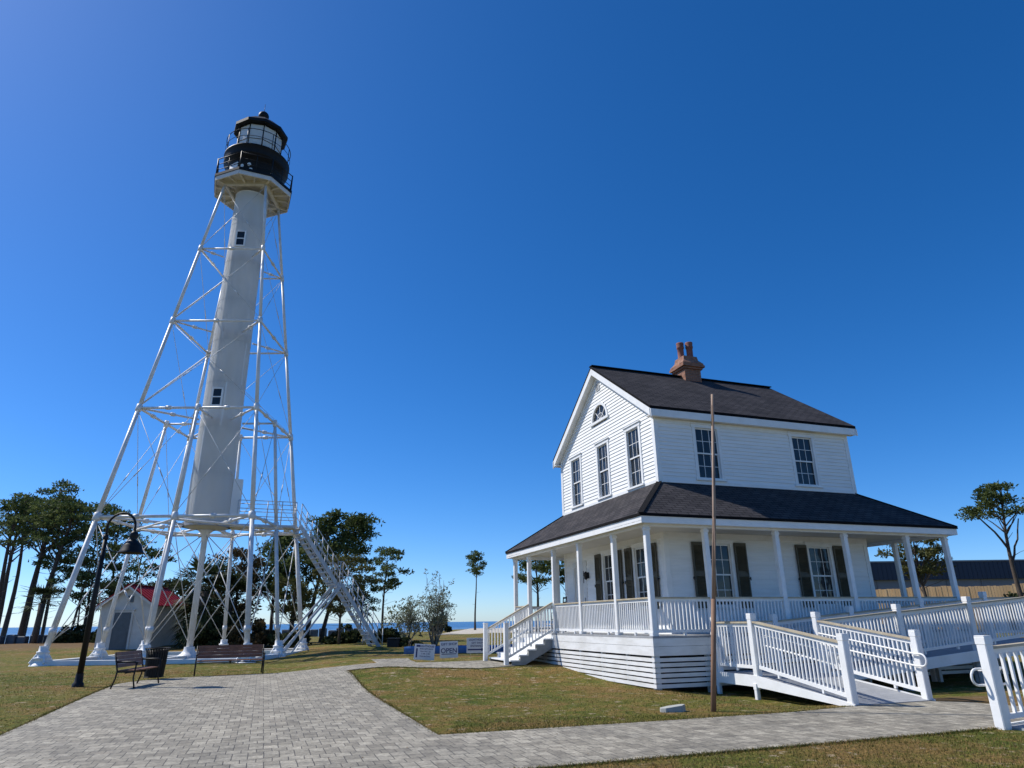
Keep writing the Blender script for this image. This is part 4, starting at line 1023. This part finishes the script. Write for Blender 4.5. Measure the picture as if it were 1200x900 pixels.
# ------------------------------------------------------------------ leaning rusty pole and stone slab
po = thing('bare_pole', 'tall thin rusty brown pole standing in the lawn in front of the white house', 'pole', (3.57, 13.44, hgt(3.57, 13.44)))
m = MB(); m.tube([(0,0,-.2), (.25,.02,1.95)], [.05, .046], 10); m.build('lower_tube', 'pole', po)
m = MB(); m.tube([(.24,.02,1.85), (.45,.03,3.6), (.70,.04,6.1)], [.038, .034, .03], 10); m.tube([(.30,.0,2.0), (.42,-.03,3.5)], .008, 5); m.tube([(.60,-.0,5.4), (.645,.0,5.85)], .012, 5); m.build('upper_tube', 'pole_top', po)
m = MB(); random.seed(3)
sl = [(-.23,-.09),(-.14,-.15),(.17,-.12),(.26,.02),(.20,.12),(-.04,.14),(-.21,.06)]
m.add([(x, y, -.03) for x, y in sl]+[(x*.97, y*.95, .02+(x+.3)*.12) for x, y in sl], [tuple(range(6,-1,-1)), tuple(range(7,14))]+[(i, (i+1) % 7, 7+(i+1) % 7, 7+i) for i in range(7)])
tag(m.build('stone_slab', 'slab', None, (2.86, 13.55, hgt(2.86, 13.55)+.03)), 'flat pale stone slab lying on the lawn beside the path', 'stone')

# ------------------------------------------------------------------ yard signs with lettering
def text_part(txt, size, x, z, par, mat='navy', y=-.012, sx=1):
    cu_ = bpy.data.curves.new('text', 'FONT'); cu_.body = txt; cu_.size = size; cu_.align_x = 'CENTER'; cu_.align_y = 'CENTER'; cu_.extrude = .001; cu_.offset = size*.012
    o = bpy.data.objects.new('tmp', cu_); col.objects.link(o); dg = bpy.context.evaluated_depsgraph_get(); me = bpy.data.meshes.new_from_object(o.evaluated_get(dg)); bpy.data.objects.remove(o)
    me.materials.clear(); me.materials.append(M[mat]); t = bpy.data.objects.new('lettering', me); col.objects.link(t); t.parent = par; t.location = (x, y, z); t.rotation_euler = (R(90), 0, 0); t.scale = (sx, 1, 1); return t
def yard_sign(label, loc, rz, w, h, z0, tilt=0):
    s = thing('yard_sign', label, 'sign', loc, rz, 'white yard signs beside the path'); m = MB(); m.bbox((-w/2, -.006, z0), (w/2, .006, z0+h), .003); bd = m.build('board', 'sign', s); bd.rotation_euler = (0, tilt, 0)
    for sx in (-1, 1): m = MB(); m.tube([(sx*w*.33, .012, -.05), (sx*w*.33, .012, z0+h*.8)], .007, 6); m.build('leg', 'steel', s)
    return s, bd
s, bd = yard_sign('white yard sign with small lines of writing, leftmost of the three by the path', (-3.25, 25.45, .27), .10, .72, .52, .07, R(4))
m = MB(); m.box((-.30, -.012, .49), (-.16, -.008, .555)); m.box((-.30, -.012, .14), (-.25, -.008, .44)); m.build('printed_band', 'navy', bd)
text_part('LIGHTHOUSE', .085, .08, .52, bd); text_part('AND GIFT SHOP', .065, .06, .43, bd)
for z, t in ((.35, 'Open Wed - Sat'), (.27, '11 AM - 5 PM'), (.19, 'Climb the Tower')): text_part(t, .055, .03, z, bd)
s, bd = yard_sign('white yard sign reading GIFT SHOP OPEN, middle of the three', (-2.42, 26.2, .28), .02, .66, .56, .08, R(-1.5))
text_part('GIFT SHOP', .12, 0, .545, bd); text_part('OPEN', .235, 0, .32, bd, sx=.98)
m = MB(); m.box((-.27, -.012, .20), (.27, -.008, .222)); m.build('printed_band', 'navy', bd)
s, bd = yard_sign('white yard sign with an arrow pointing right, nearest the porch steps', (-1.45, 27.2, .3), .0, .80, .54, .17)
text_part('LIGHTHOUSE', .105, 0, .64, bd); text_part('GIFT SHOP', .09, 0, .53, bd); text_part('ENTRANCE', .10, 0, .42, bd)
m = MB(); m.add([(x, -.010, z) for x, z in ((-.36,.27),(.16,.27),(.16,.235),(.30,.295),(.16,.355),(.16,.32),(-.36,.32))], [tuple(range(7))]); m.build('arrow', 'navy', bd)
s = thing('notice_board', 'small pale notice board on legs in the lawn beyond the stair foot', 'sign', (-9.6, 46.5, .15), .1)
m = MB(); m.bbox((-.34, -.02, .35), (.34, .02, .92)); b_ = m.build('board', 'sign', s); 
for sx in (-1, 1): m = MB(); m.tube([(sx*.36, 0, 0), (sx*.36, 0, .95)], .02, 6); m.build('leg', 'steel', s)
m = MB()
for k in range(4): m.box((-.26, -.026, .46+k*.11), (.26-.06*(k % 2), -.021, .49+k*.11))
m.build('printed_lines', 'navy', b_)
# low blue tarp barrier behind the signs
def tarp(label, x0, y0, x1, y1, h):
    m = MB(); n = 24; vs_ = []
    for i in range(n+1):
        t = i/n; x = x0+(x1-x0)*t; y = y0+(y1-y0)*t+.05*math.sin(i*1.7)
        for z, d in ((-.05, .02), (h*.5, -.03-.02*math.sin(i*2.1)), (h+.03*math.sin(i*1.3), .02)): vs_.append((x, y+d, z))
        for z, d in ((h, .10), (-.05, .16)): vs_.append((x, y+d, z))
    m.add(vs_, [(i*5+k, (i+1)*5+k, (i+1)*5+k+1, i*5+k+1) for i in range(n) for k in range(4)], True)
    return tag(m.build('tarp_barrier', 'tarp', None, (0, 0, .28)), label, 'barrier')
tarp('low blue tarp barrier stretched across the lawn behind the yard signs', -4.9, 31.5, 2.4, 33.2, .30)
m = MB(); m.box((-16, 43.6, -.1), (-7.6, 44.9, .16)); o = structure(m.build('concrete_walk', 'concrete'))
cb = thing('utility_box', 'dark utility box at the foot of the lighthouse stair', 'box', (-6.75, 39.7, hgt(-6.75, 39.7))); m = MB(); m.bbox((-.33, -.3, 0), (.33, .3, .42), .02); m.build('body', 'iron', cb); m = MB(); m.bbox((-.36, -.33, .42), (.36, .33, .47), .01); m.build('lid', 'iron', cb)

# ------------------------------------------------------------------ building and board fence beyond the house
bd = thing('long_building', 'long dark building with a navy metal band over a grey wall behind the board fence', 'building', (0,0,0))
def wallbox(mm, A, B, depth, z0, z1):
    d = (B-A).normalized(); n = Vector((-d.y, d.x, 0))*depth
    P = [A, B, B+n, A+n]; mm.add([(p.x, p.y, z0) for p in P]+[(p.x, p.y, z1) for p in P], [(0,3,2,1),(4,5,6,7),(0,1,5,4),(1,2,6,5),(2,3,7,6),(3,0,4,7)])
A = Vector((22, 62, 0)); B = Vector((90, 62, 0)); d = (B-A).normalized(); n = Vector((-d.y, d.x, 0))
m = MB(); wallbox(m, A, B, 20, 0, 4.62); m.build('wall', 'greywall', bd)
m = MB(); wallbox(m, A-n*.35-d*.3, B-n*.35+d*.3, 20.7, 4.62, 6.12)
for k in range(170): c = A+d*(k*.4)-n*.36; m.beam((c.x, c.y, 4.63), (c.x, c.y, 6.1), .03, .05, (d.x, d.y, 0))
m.build('metal_band', 'metal_roof_blue', bd)
m = MB(); wallbox(m, A-n*.42-d*.4, B-n*.42+d*.4, .1, 6.12, 6.24); m.build('parapet_cap', 'greywall', bd)
m = MB()
for k in range(22): c = A+d*(k*3.1+1)-n*.03; m.beam((c.x, c.y, .2), (c.x, c.y, 4.6), .07, .06, (d.x, d.y, 0))
m.build('wall_rib', 'greywall', bd)
fe = thing('board_fence', 'tan wooden board fence in front of the long dark building', 'fence', (17,45.5,0), -math.atan(.6))
M['tan_wood'] = worn('tan_fence', (.74, .50, .25), (.56, .36, .17), 1.5, .75, stretch=(1, 1, .3))
def fz(x): a = math.atan(.6); return hgt(17+x*math.cos(a), 45.5-x*math.sin(a))
m = MB(); x = 0; k = 0; random.seed(5)
while x < 32:
    zt = 3.13+.04*random.random()+(.06 if (k//17) % 2 else 0); y = .03*random.random(); m.box((x, y, fz(x)-.1), (x+.138, y+.025, zt)); x += .142+(.004 if k % 3 else .012); k += 1
m.build('boards', 'tan_wood', fe)
x = 0
while x < 32: m = MB(); m.box((x, .06, fz(x)-.2), (x+.1, .16, 3.0)); m.build('post', 'tan_wood', fe); x += 2.4
for z in (1.5, 2.8): m = MB(); m.box((0, .057, z), (32, .098, z+.09)); m.build('rail', 'tan_wood', fe)

# ------------------------------------------------------------------ trees
def clump(mb, c, rx, rz, n, s, upb=.5, narrow=.19):
    n = int(n*1.35)
    """needle or leaf tufts spread through a flattened pad: each tuft a few thin faces"""
    for _ in range(n):
        while True:
            p = Vector((random.uniform(-1,1), random.uniform(-1,1), random.uniform(-1,1)))
            if .15 < p.length < 1: break
        q = Vector((c[0]+p.x*rx, c[1]+p.y*rx, c[2]+p.z*rz))
        for _k in range(3):
            d = Vector((random.gauss(0,1)+p.x, random.gauss(0,1)+p.y, random.gauss(0,.8)+upb)).normalized(); L = s*random.uniform(.6, 1.3)
            w = d.cross(Vector((random.gauss(0,1), random.gauss(0,1), random.gauss(0,1)))).normalized()*L*narrow
            mb.add([q-w*.5, q+d*L*.55+w, q+d*L, q+d*L*.5-w], [(0,1,2,3)])
def limb(mb, p, q, r0, r1, sag=.0, n=5, wob=.12):
    p = Vector(p); q = Vector(q); L = (q-p).length; pts = []
    for i in range(n+1):
        t = i/n; c = p.lerp(q, t); k = math.sin(math.pi*t)
        c += Vector((random.uniform(-1,1), random.uniform(-1,1), random.uniform(-1,1)))*wob*L*.25*k; c.z -= sag*L*k*.5; pts.append(c)
    mb.tube(pts, [r0+(r1-r0)*i/n for i in range(n+1)], 6, False); return pts
def tree(label, x, y, top, crown_z, rad, seed, pads=26, group=None, mat='pine', lean=(0,0), rt=.2, pad=(1.0,.45), tuft=.34, per=48, shape='flat', side=0, fork=False, name='pine_tree', bark='bark', bare=6):
    random.seed(seed); z0 = hgt(x, y)-.1; H = top-z0
    t = thing(name, label, 'tree', (x, y, z0), 0, group); tr = MB(); cr = MB()
    tp = Vector((lean[0], lean[1], H-pad[1])); n = 9; spine = []
    for i in range(n+1):
        k = i/n; spine.append(Vector((tp.x*k**1.4+.02*H*math.sin(k*5+seed)*k, tp.y*k**1.4+.015*H*math.cos(k*4+seed*2)*k, H*k*.96)))
    tr.tube(spine, [rt*(1.25 if i == 0 else 1)*(1-.78*i/n) for i in range(n+1)], 9)
    def at(z):
        k = max(0, min(.999, z/(H*.96)))*n; i = int(k); return spine[i].lerp(spine[i+1], k-i)
    cz = crown_z-z0
    for i in range(pads):
        k = (i+.5)/pads; z = cz+(H-cz)*k; kk = (z-cz)/(H-cz)
        if shape == 'flat': rr = rad*(1-.35*kk)*(.55+.45*math.sin(math.pi*min(1, kk*1.25+.12)))
        elif shape == 'cone': rr = rad*(1.05-.85*kk)
        else: rr = rad*math.sqrt(max(.06, 1-(2*kk-1)**2))
        a = i*2.399+random.uniform(-.5,.5); ro = rr*math.sqrt(random.uniform(.12, 1))
        c = Vector((math.cos(a)*ro+side*rad*.3*(1-kk), math.sin(a)*ro, 0)); zc = min(z+random.uniform(-.3,.3), H-pad[1]*.6)
        root = at(max(.3*H, zc-.55*ro-random.uniform(.2,.9))); e = Vector((c.x+tp.x*kk, c.y+tp.y*kk, zc))
        limb(tr, root, e, rt*.30*(1-.5*kk), rt*.07, -.05, 4)
        ps = pad[0]*random.uniform(.6, 1.25)
        for j in range(3): clump(cr, e+Vector((random.uniform(-.7,.7)*ps, random.uniform(-.7,.7)*ps, random.uniform(-.2,.4)*pad[1])), ps*.72, pad[1]*random.uniform(.5,1), per//3, tuft)
    for i in range(bare):
        z = random.uniform(.35, .95)*cz; a = random.uniform(0, 6.28); L = random.uniform(.4, 1.4); p = at(z); limb(tr, p, p+Vector((math.cos(a)*L, math.sin(a)*L, random.uniform(-.1,.5))), rt*.12, .01, 0, 3)
    tr.build('trunk', bark, t, fix=False); cr.build('crown', mat, t, fix=False)
    return t
GP = 'tall pines by the shore'
P_ = [  # label, x, y, top, crown bottom, radius
 ('tall pine cut by the left edge of the picture, trunk on the shore', -50.6, 69, 14.4, 9.0, 3.2, 1, {}),
 ('tallest flat-topped pine in the grove at the far left', -47.6, 68.5, 15.7, 10.5, 3.9, 2, dict(lean=(.6,0))),
 ('tall dark pine just right of the tallest one in the left grove', -45.0, 64.5, 13.6, 9.3, 3.3, 3, dict(lean=(.8,0))),
 ('pine with a bent side branch in the middle of the left grove', -42.6, 63.0, 12.6, 8.8, 3.0, 4, dict(lean=(1.0,0))),
 ('slim pine whose top shows between the grove and the left lighthouse leg', -43.6, 69.5, 13.6, 9.8, 3.2, 5, dict(lean=(.8,0), rt=.15)),
 ('pine crown behind the top of the left lighthouse leg', -39.6, 68.0, 12.6, 8.6, 3.0, 6, dict(rt=.16)),
 ('young pine with a narrow crown between the two palms of the left grove', -44.2, 66.2, 9.6, 6.4, 2.0, 7, dict(rt=.12, pads=14)),
 ('crooked thin pine at the right foot of the left grove', -41.5, 67.5, 8.0, 5.0, 1.8, 17, dict(rt=.11, pads=12, lean=(-1.2,0))),
 ('low bushy pine between the left grove and the lighthouse leg', -39.0, 64, 8.9, 3.6, 3.3, 8, dict(shape='round', pads=24, rt=.16)),
 ('bushy pine behind the street lamp', -36.0, 66, 9.2, 3.4, 3.2, 9, dict(shape='round', pads=24, rt=.16)),
]
P_ += [('straight bare pine trunk near the left edge with a small high crown', -52.0, 72, 14.6, 11.0, 2.6, 31, dict(pads=14)),
 ('pine trunk between the two tallest pines of the left grove', -49.2, 66.5, 13.9, 10.4, 2.6, 32, dict(pads=14)),
 ('second thin pine behind the left cabbage palm', -47.0, 70.5, 14.2, 10.8, 2.6, 33, dict(pads=14, rt=.2))]
for lb, x, y, top, cz, rad, sd_, kw in P_:
    kw = dict(kw); tree(lb, x, y, top, cz, rad, sd_, group=GP, pads=kw.pop('pads', 20), per=38, pad=(1.05,.36), tuft=.34, rt=kw.pop('rt', .3), **kw)
def pine(lb, x, y, top, cz, rad, sd_, **kw): return tree(lb, x, y, top, cz, rad, sd_, **kw)
pine('low dark tree peeking over the red shed roof', -29.8, 60.3, 5.3, 2.2, 3.0, 20, shape='round', pads=22, mat='bush', pad=(1.0,.6), name='broadleaf_tree', rt=.14)
pine('reddish brown tree behind the middle lighthouse legs', -20.8, 52.3, 6.9, 2.0, 2.0, 21, shape='round', pads=30, mat='rust_leaf', pad=(.8,.5), tuft=.28, rt=.14, name='broadleaf_tree')
pine('rounded pine rising behind the centre of the lighthouse legs', -18.6, 54.0, 8.4, 4.2, 2.2, 22, shape='round', pads=30, rt=.16, pad=(.8,.42), tuft=.3)
pine('thin sparse pine beside the rounded one behind the lighthouse', -16.6, 52.5, 6.9, 2.8, 1.8, 23, shape='round', pads=16, rt=.12, pad=(.7,.35), tuft=.28)
pine('tall leaning pine behind the top of the lighthouse stair', -15.2, 51.8, 9.6, 5.2, 2.0, 24, lean=(1.2,0), pads=24, rt=.19, pad=(.9,.4), tuft=.3, bare=14)
pine('broad pine with a wind-swept crown right of the stair top', -14.6, 53.5, 9.5, 5.8, 2.9, 25, lean=(2.4,0), pads=34, rt=.17, side=.5, pad=(.95,.42), tuft=.3, bare=10)
pine('warm green bushy pine under the stair landing', -15.4, 49.0, 4.6, 2.0, 1.5, 26, shape='round', pads=16, mat='pine_warm', rt=.1, pad=(.6,.35), tuft=.24)
pine('small bushy pine standing in the lawn under the lighthouse stair', -11.4, 46.0, 5.75, 2.3, 2.1, 27, shape='round', pads=34, mat='pine_warm', rt=.085, pad=(.6,.32), tuft=.2, per=60)
pine('small thin pine just behind the lower end of the stair', -11.4, 52.3, 4.2, 1.9, 1.0, 28, shape='round', pads=10, rt=.08, pad=(.5,.3), tuft=.2)
pine('lone pine with layered crown right of the lighthouse stair', -14.8, 79.0, 9.7, 5.0, 2.1, 29, shape='round', pads=20, rt=.16, pad=(.85,.34), tuft=.32, side=.8)
pine('lone slender pine on the beach between the lighthouse and the house', -6.6, 117, 12.7, 9.3, 1.5, 30, shape='round', pads=12, rt=.17, pad=(.75,.45), tuft=.38, bare=3)
pine('pine seen through the left end of the porch', 2.7, 83.8, 9.6, 5.8, 2.6, 31, shape='round', pads=22, rt=.2, pad=(1.0,.4), tuft=.34, side=-.4)
pine('pine seen between the porch posts beside the dark chair', 6.2, 82.5, 9.9, 5.9, 2.4, 32, shape='round', pads=20, rt=.2, pad=(1.0,.4), tuft=.34)
pine('pine seen through the right end of the porch in front of the fence', 21.6, 36.8, 6.0, 3.6, 1.6, 33, shape='round', pads=24, mat='pine_warm', rt=.12, pad=(.55,.28), tuft=.2)
t = pine('lone pine at the right edge with a spreading flat crown', 25.3, 35, 9.3, 7.4, 1.8, 34, pads=16, rt=.17, pad=(.70,.26), tuft=.22, per=56, lean=(.1,0), bare=2)
m = MB(); random.seed(9); limb(m, (-.05,0,4.6), (-1.6,.2,6.9), .07, .03, -.05, 5); limb(m, (-.02,0,3.8), (1.1,.1,6.4), .07, .03, .1, 5); m.build('branch', 'bark', t)
for c_, a_, b_, k_ in (((-1.9,.2,6.6), .6, .26, 55), ((-1.5,.1,6.95), .5, .26, 40), ((-2.0,.0,6.9), .4, .2, 30)): m = MB(); clump(m, c_, a_, b_, k_, .2); m.build('crown_tuft', 'pine', t, fix=False)
t.scale = (.85,)*3

# cabbage palms with fan fronds
def palm(label, x, y, h, rad, seed, nf=34, skirt=0, rt=.2):
    random.seed(seed); t = thing('palm_tree', label, 'tree', (x, y, hgt(x, y)-.1), 0, 'cabbage palms by the shore'); m = MB()
    m.tube([(0,0,0), (.05,.0,h*.5), (0,0,h)], [rt*1.1, rt, rt*1.15], 10); m.build('trunk', 'palm_bark', t)
    m = MB()
    for i in range(nf+skirt):
        a = i*2.4+random.uniform(-.3,.3); el = random.uniform(-.5, 1.35) if i < nf else random.uniform(-1.3,-.5); L = rad*random.uniform(.5,.75)
        d = Vector((math.cos(a)*math.cos(el), math.sin(a)*math.cos(el), math.sin(el))); p = Vector((0,0,h-(0 if i < nf else random.uniform(0,h*.4)))); q = p+d*L; m.tube([p, q], .015, 4, False)
        s_ = d.cross(Vector((0,0,1))).normalized(); u_ = s_.cross(d)
        for k in range(11):
            f = -1.25+2.5*k/10; dd = (d*math.cos(f)+s_*math.sin(f)).normalized(); e = q+dd*rad*.55*random.uniform(.8,1.1)-Vector((0,0,rad*.12*random.random()+.05)); w = u_.cross(dd).normalized()*.03*rad
            m.add([q, q.lerp(e,.5)+w, e, q.lerp(e,.5)-w], [(0,1,2,3)])
    m.build('fronds', 'palm', t, fix=False); return t
palm('cabbage palm with a ball of fronds at the foot of the left pine grove', -40.6, 60.0, 3.3, 1.7, 41)
palm('cabbage palm left of the first, among the pine trunks', -45.8, 60.5, 3.0, 1.3, 42)
palm('small cabbage palm left of the white shed', -34.5, 60.0, 3.4, 1.9, 43)
palm('large shaggy palm right of the white shed', -21.2, 47.6, 3.6, 2.3, 44, nf=60, skirt=60, rt=.25)
palm('second shaggy palm touching the large one behind the lighthouse', -20.0, 49.0, 3.0, 1.9, 46, nf=46, skirt=50, rt=.22)

# shrubs
def shrub(label, x, y, h, rad, seed, mat='bush', stems=12, n=30, tuft=.16, cat='shrub', name='shrub', grp=None, dens=26, thin=False, lift=.25):
    random.seed(seed); t = thing(name, label, cat, (x, y, hgt(x, y)-.03), 0, grp); st_ = MB(); fo = MB()
    for i in range(stems):
        a = random.uniform(0, 6.28); r_ = rad*random.uniform(.2,1); q = Vector((math.cos(a)*r_, math.sin(a)*r_*.8, h*random.uniform(.55,1.0)*(1-.3*r_/rad)))
        p = limb(st_, (math.cos(a)*rad*.12, math.sin(a)*rad*.12, 0), q, .03 if thin else .025, .008, -.1, 6, .25)
        if thin:
            for j in range(5):
                b = p[random.randint(2, 5)]; e = b+Vector((random.uniform(-.5,.5), random.uniform(-.4,.4), random.uniform(.2,.8))); limb(st_, b, e, .012, .004, 0, 3); clump(fo, e, .22, .2, 7, tuft)
    for i in range(n):
        a = random.uniform(0, 6.28); r_ = rad*math.sqrt(random.random()); z = h*(lift+(1-lift)*random.random()*math.sqrt(max(.05, 1-(r_/rad)**2)))
        clump(fo, (math.cos(a)*r_, math.sin(a)*r_, z*.95), rad*.24, h*.11, dens, tuft, .3, .4)
    st_.build('stems', 'stem', t, fix=False); fo.build('foliage', mat, t, fix=False); return t
shrub('open pale-stemmed shrub with upright branches behind the yard signs', -4.7, 41.5, 4.4, 1.15, 51, 'pale_leaf', 26, 4, .12, thin=True, dens=9)
shrub('low spreading grey-green shrub at the left foot of the pale-stemmed one', -6.4, 41.7, 2.7, 1.35, 52, 'pale_leaf', 16, 10, .13, thin=True, dens=12)
shrub('dark rounded bush standing alone near the beach', -8.7, 82, 1.9, 1.1, 53, 'bush', 8, 26, .28)
HG = 'bushes behind the lighthouse'
for k, (x, y, h, r_, lb) in enumerate([(-19.3, 47, 1.5, 1.6, 'dark bush left of the centre pillar of the lighthouse'), (-17.3, 46.5, 1.8, 1.5, 'dark bush right of the centre pillar of the lighthouse'), (-15.4, 47, 1.3, 1.5, 'low bush behind the rightmost lighthouse legs'), (-11.5, 48, 1.3, 1.3, 'low bush behind the lighthouse stair brace'), (-9.0, 49, 1.0, 1.3, 'low bush behind the small bushy pine')]):
    shrub(lb, x, y, h, r_, 60+k, 'bush' if k != 1 else 'rust_leaf', 6, 26, .2, grp=HG, lift=.1)
LG = 'low bushes at the foot of the left pine grove'
for k, (x, y, h, r_, lb) in enumerate([(-52.5, 64, 1.0, 2.0, 'low dark bush at the left edge under the pine grove'), (-37.5, 60.5, 1.6, 1.6, 'bush between the left lighthouse leg and the white shed'), (-34.0, 59.5, 1.3, 1.5, 'low bush against the left side of the white shed')]):
    shrub(lb, x, y, h, r_, 90+k, 'bush', 6, 30, .22, grp=LG, lift=.05)
RG = 'bushes along the board fence'
for k, (x, y, h, r_, lb) in enumerate([(24.3, 35.0, 1.75, .75, 'dark bush in front of the board fence left of the lone pine'), (25.6, 36.2, 1.7, .8, 'dark bush at the foot of the lone pine by the fence'), (27.0, 35.9, 2.1, 1.0, 'dark bush right of the lone pine, at the edge of the picture')]):
    shrub(lb, x, y, h, r_, 70+k, 'bush', 6, 30, .15, grp=RG, lift=.1)
shrub('dead ornamental grass clump at the foot of the lighthouse stair', -6.0, 40.3, .55, .8, 80, 'bush', 5, 12, .12, name='low_plant', cat='plant', lift=.2)
# low shore wall of stones and scrub behind the pine grove
m = MB(); random.seed(12)
for i in range(60):
    x = -62+i*.75; y = coast(x)-7.5+random.uniform(-.2,.2); z = hgt(x, y); a = random.uniform(.9,1.5); m.bbox((x-.4, y-.3, z-.3), (x+.36, y+.3, z+a*.55), .06)
tag(m.build('shore_kerb', 'shed_door'), 'low dark kerb along the shore behind the left pine grove', 'wall')

# ------------------------------------------------------------------ grass blades on the near lawns
def paved(u, v):
    if -12.98 < u < -6.45 and v < 10.2: return True
    if u >= -6.6 and u < 4.1 and -7.4 < v < -4.55: return True
    if u > 1.4 and u < 3.6 and -4.7 < v < -.2: return True
    if -7.6 < u < -1.4 and v > 5.8: 
        return v < 10 and v > 7.6-.55*max(0, u+6.5) - .1
    if 0 < u < U and 0 < v < V: return True
    if u > 1.3 and v < -7.3 and v > -9.4: return True
    if -1.7 < u < 0 and 6.3 < v < 8.8: return True
    return False
random.seed(77); verts = []; faces = []
def blades(n, x0, x1, y0, y1, hh):
    for _ in range(n):
        x = random.uniform(x0, x1); y = y0+(y1-y0)*random.random()**1.5
        u, v = toH(x, y)
        if paved(u, v): continue
        if abs(x)/max(y, .1) > .95: continue
        z = hgt(x, y)-.01; a = random.uniform(0, 3.14); w = random.uniform(.003,.006)+y*.00035; h = random.uniform(.4,1)*hh; lx, ly = random.uniform(-.7,.7)*h, random.uniform(-.7,.7)*h; o = len(verts)
        verts.extend([(x-math.cos(a)*w, y-math.sin(a)*w, z), (x+math.cos(a)*w, y+math.sin(a)*w, z), (x+lx, y+ly, z+h)]); faces.append((o, o+1, o+2))
blades(60000, -1, 11, 7.5, 13, .045); blades(42000, -7, 6, 10, 24, .04); blades(30000, -22, -8, 11, 27, .045)
# ragged fringe creeping over the paving edges
def fringe(P, n):
    for (a, b) in zip(P, P[1:]):
        L = math.hypot(b[0]-a[0], b[1]-a[1])
        for _ in range(int(n*L)):
            t = random.random(); u = a[0]+(b[0]-a[0])*t+random.gauss(0,.035); v = a[1]+(b[1]-a[1])*t+random.gauss(0,.035); p = W(u, v); z = hgt(p.x, p.y); w = .005+p.y*.0003; h = random.uniform(.015,.045); aa = random.uniform(0,3.14); o = len(verts)
            verts.extend([(p.x-math.cos(aa)*w, p.y-math.sin(aa)*w, z), (p.x+math.cos(aa)*w, p.y+math.sin(aa)*w, z), (p.x+random.uniform(-.04,.04), p.y+random.uniform(-.04,.04), z+h)]); faces.append((o, o+1, o+2))
fringe([(-6.5,-7.38), (0,-7.42), (1.35,-7.42)], 420); fringe([(-6.5,-4.58), (-3,-4.68), (0,-4.70), (1.5,-4.5)], 320); fringe([(-6.52,-4.5), (-6.55,4), (-6.5,7.5), (-5.35,7.3), (-4.4,6.55), (-2.8,5.8)], 220); fringe([(-12.78,-2.5), (-12.88,.7), (-12.98,5), (-12.98,8.2), (-12.3,9.65), (-10.9,10.25), (-9,10.55)], 220)
me = bpy.data.meshes.new('grass'); me.from_pydata(verts, [], faces); me.update()
M['blade'] = leaf_mat('grass_blades', [(.055, .075, .012), (.115, .12, .022), (.20, .145, .045), (.32, .20, .09)], .5, .2); me.materials.append(M['blade'])
go = bpy.data.objects.new('grass', me); col.objects.link(go); go['kind'] = 'stuff'; go['label'] = 'short patchy green and brown grass of the lawns'; go['category'] = 'grass'

# fallen leaves on the lawns
random.seed(91); verts = []; faces = []
for _ in range(2600):
    x = random.uniform(-20, 11); y = 7.5+20*random.random()**1.3; u, v = toH(x, y)
    if abs(x)/y > .9 or (paved(u, v) and random.random() > .12) or (0 < u < U and 0 < v < V): continue
    z = hgt(x, y)+(.03 if not paved(u, v) else .026); a = random.uniform(0, 6.28); r_ = random.uniform(.012, .028); o = len(verts)
    for k in range(4): t = a+k*1.571; q = r_*(1 if k % 2 == 0 else .5); verts.append((x+q*math.cos(t), y+q*math.sin(t), z+random.uniform(0, .012)))
    faces.append((o, o+1, o+2, o+3))
me = bpy.data.meshes.new('fallen_leaves'); me.from_pydata(verts, [], faces); me.update()
M['dead_leaf'] = leaf_mat('dead_leaves', [(.12, .065, .03), (.24, .15, .07), (.36, .27, .15)], 3, .2); me.materials.append(M['dead_leaf'])
lo_ = bpy.data.objects.new('fallen_leaves', me); col.objects.link(lo_); lo_['kind'] = 'stuff'; lo_['label'] = 'small dry fallen leaves scattered over the lawns'; lo_['category'] = 'leaves'
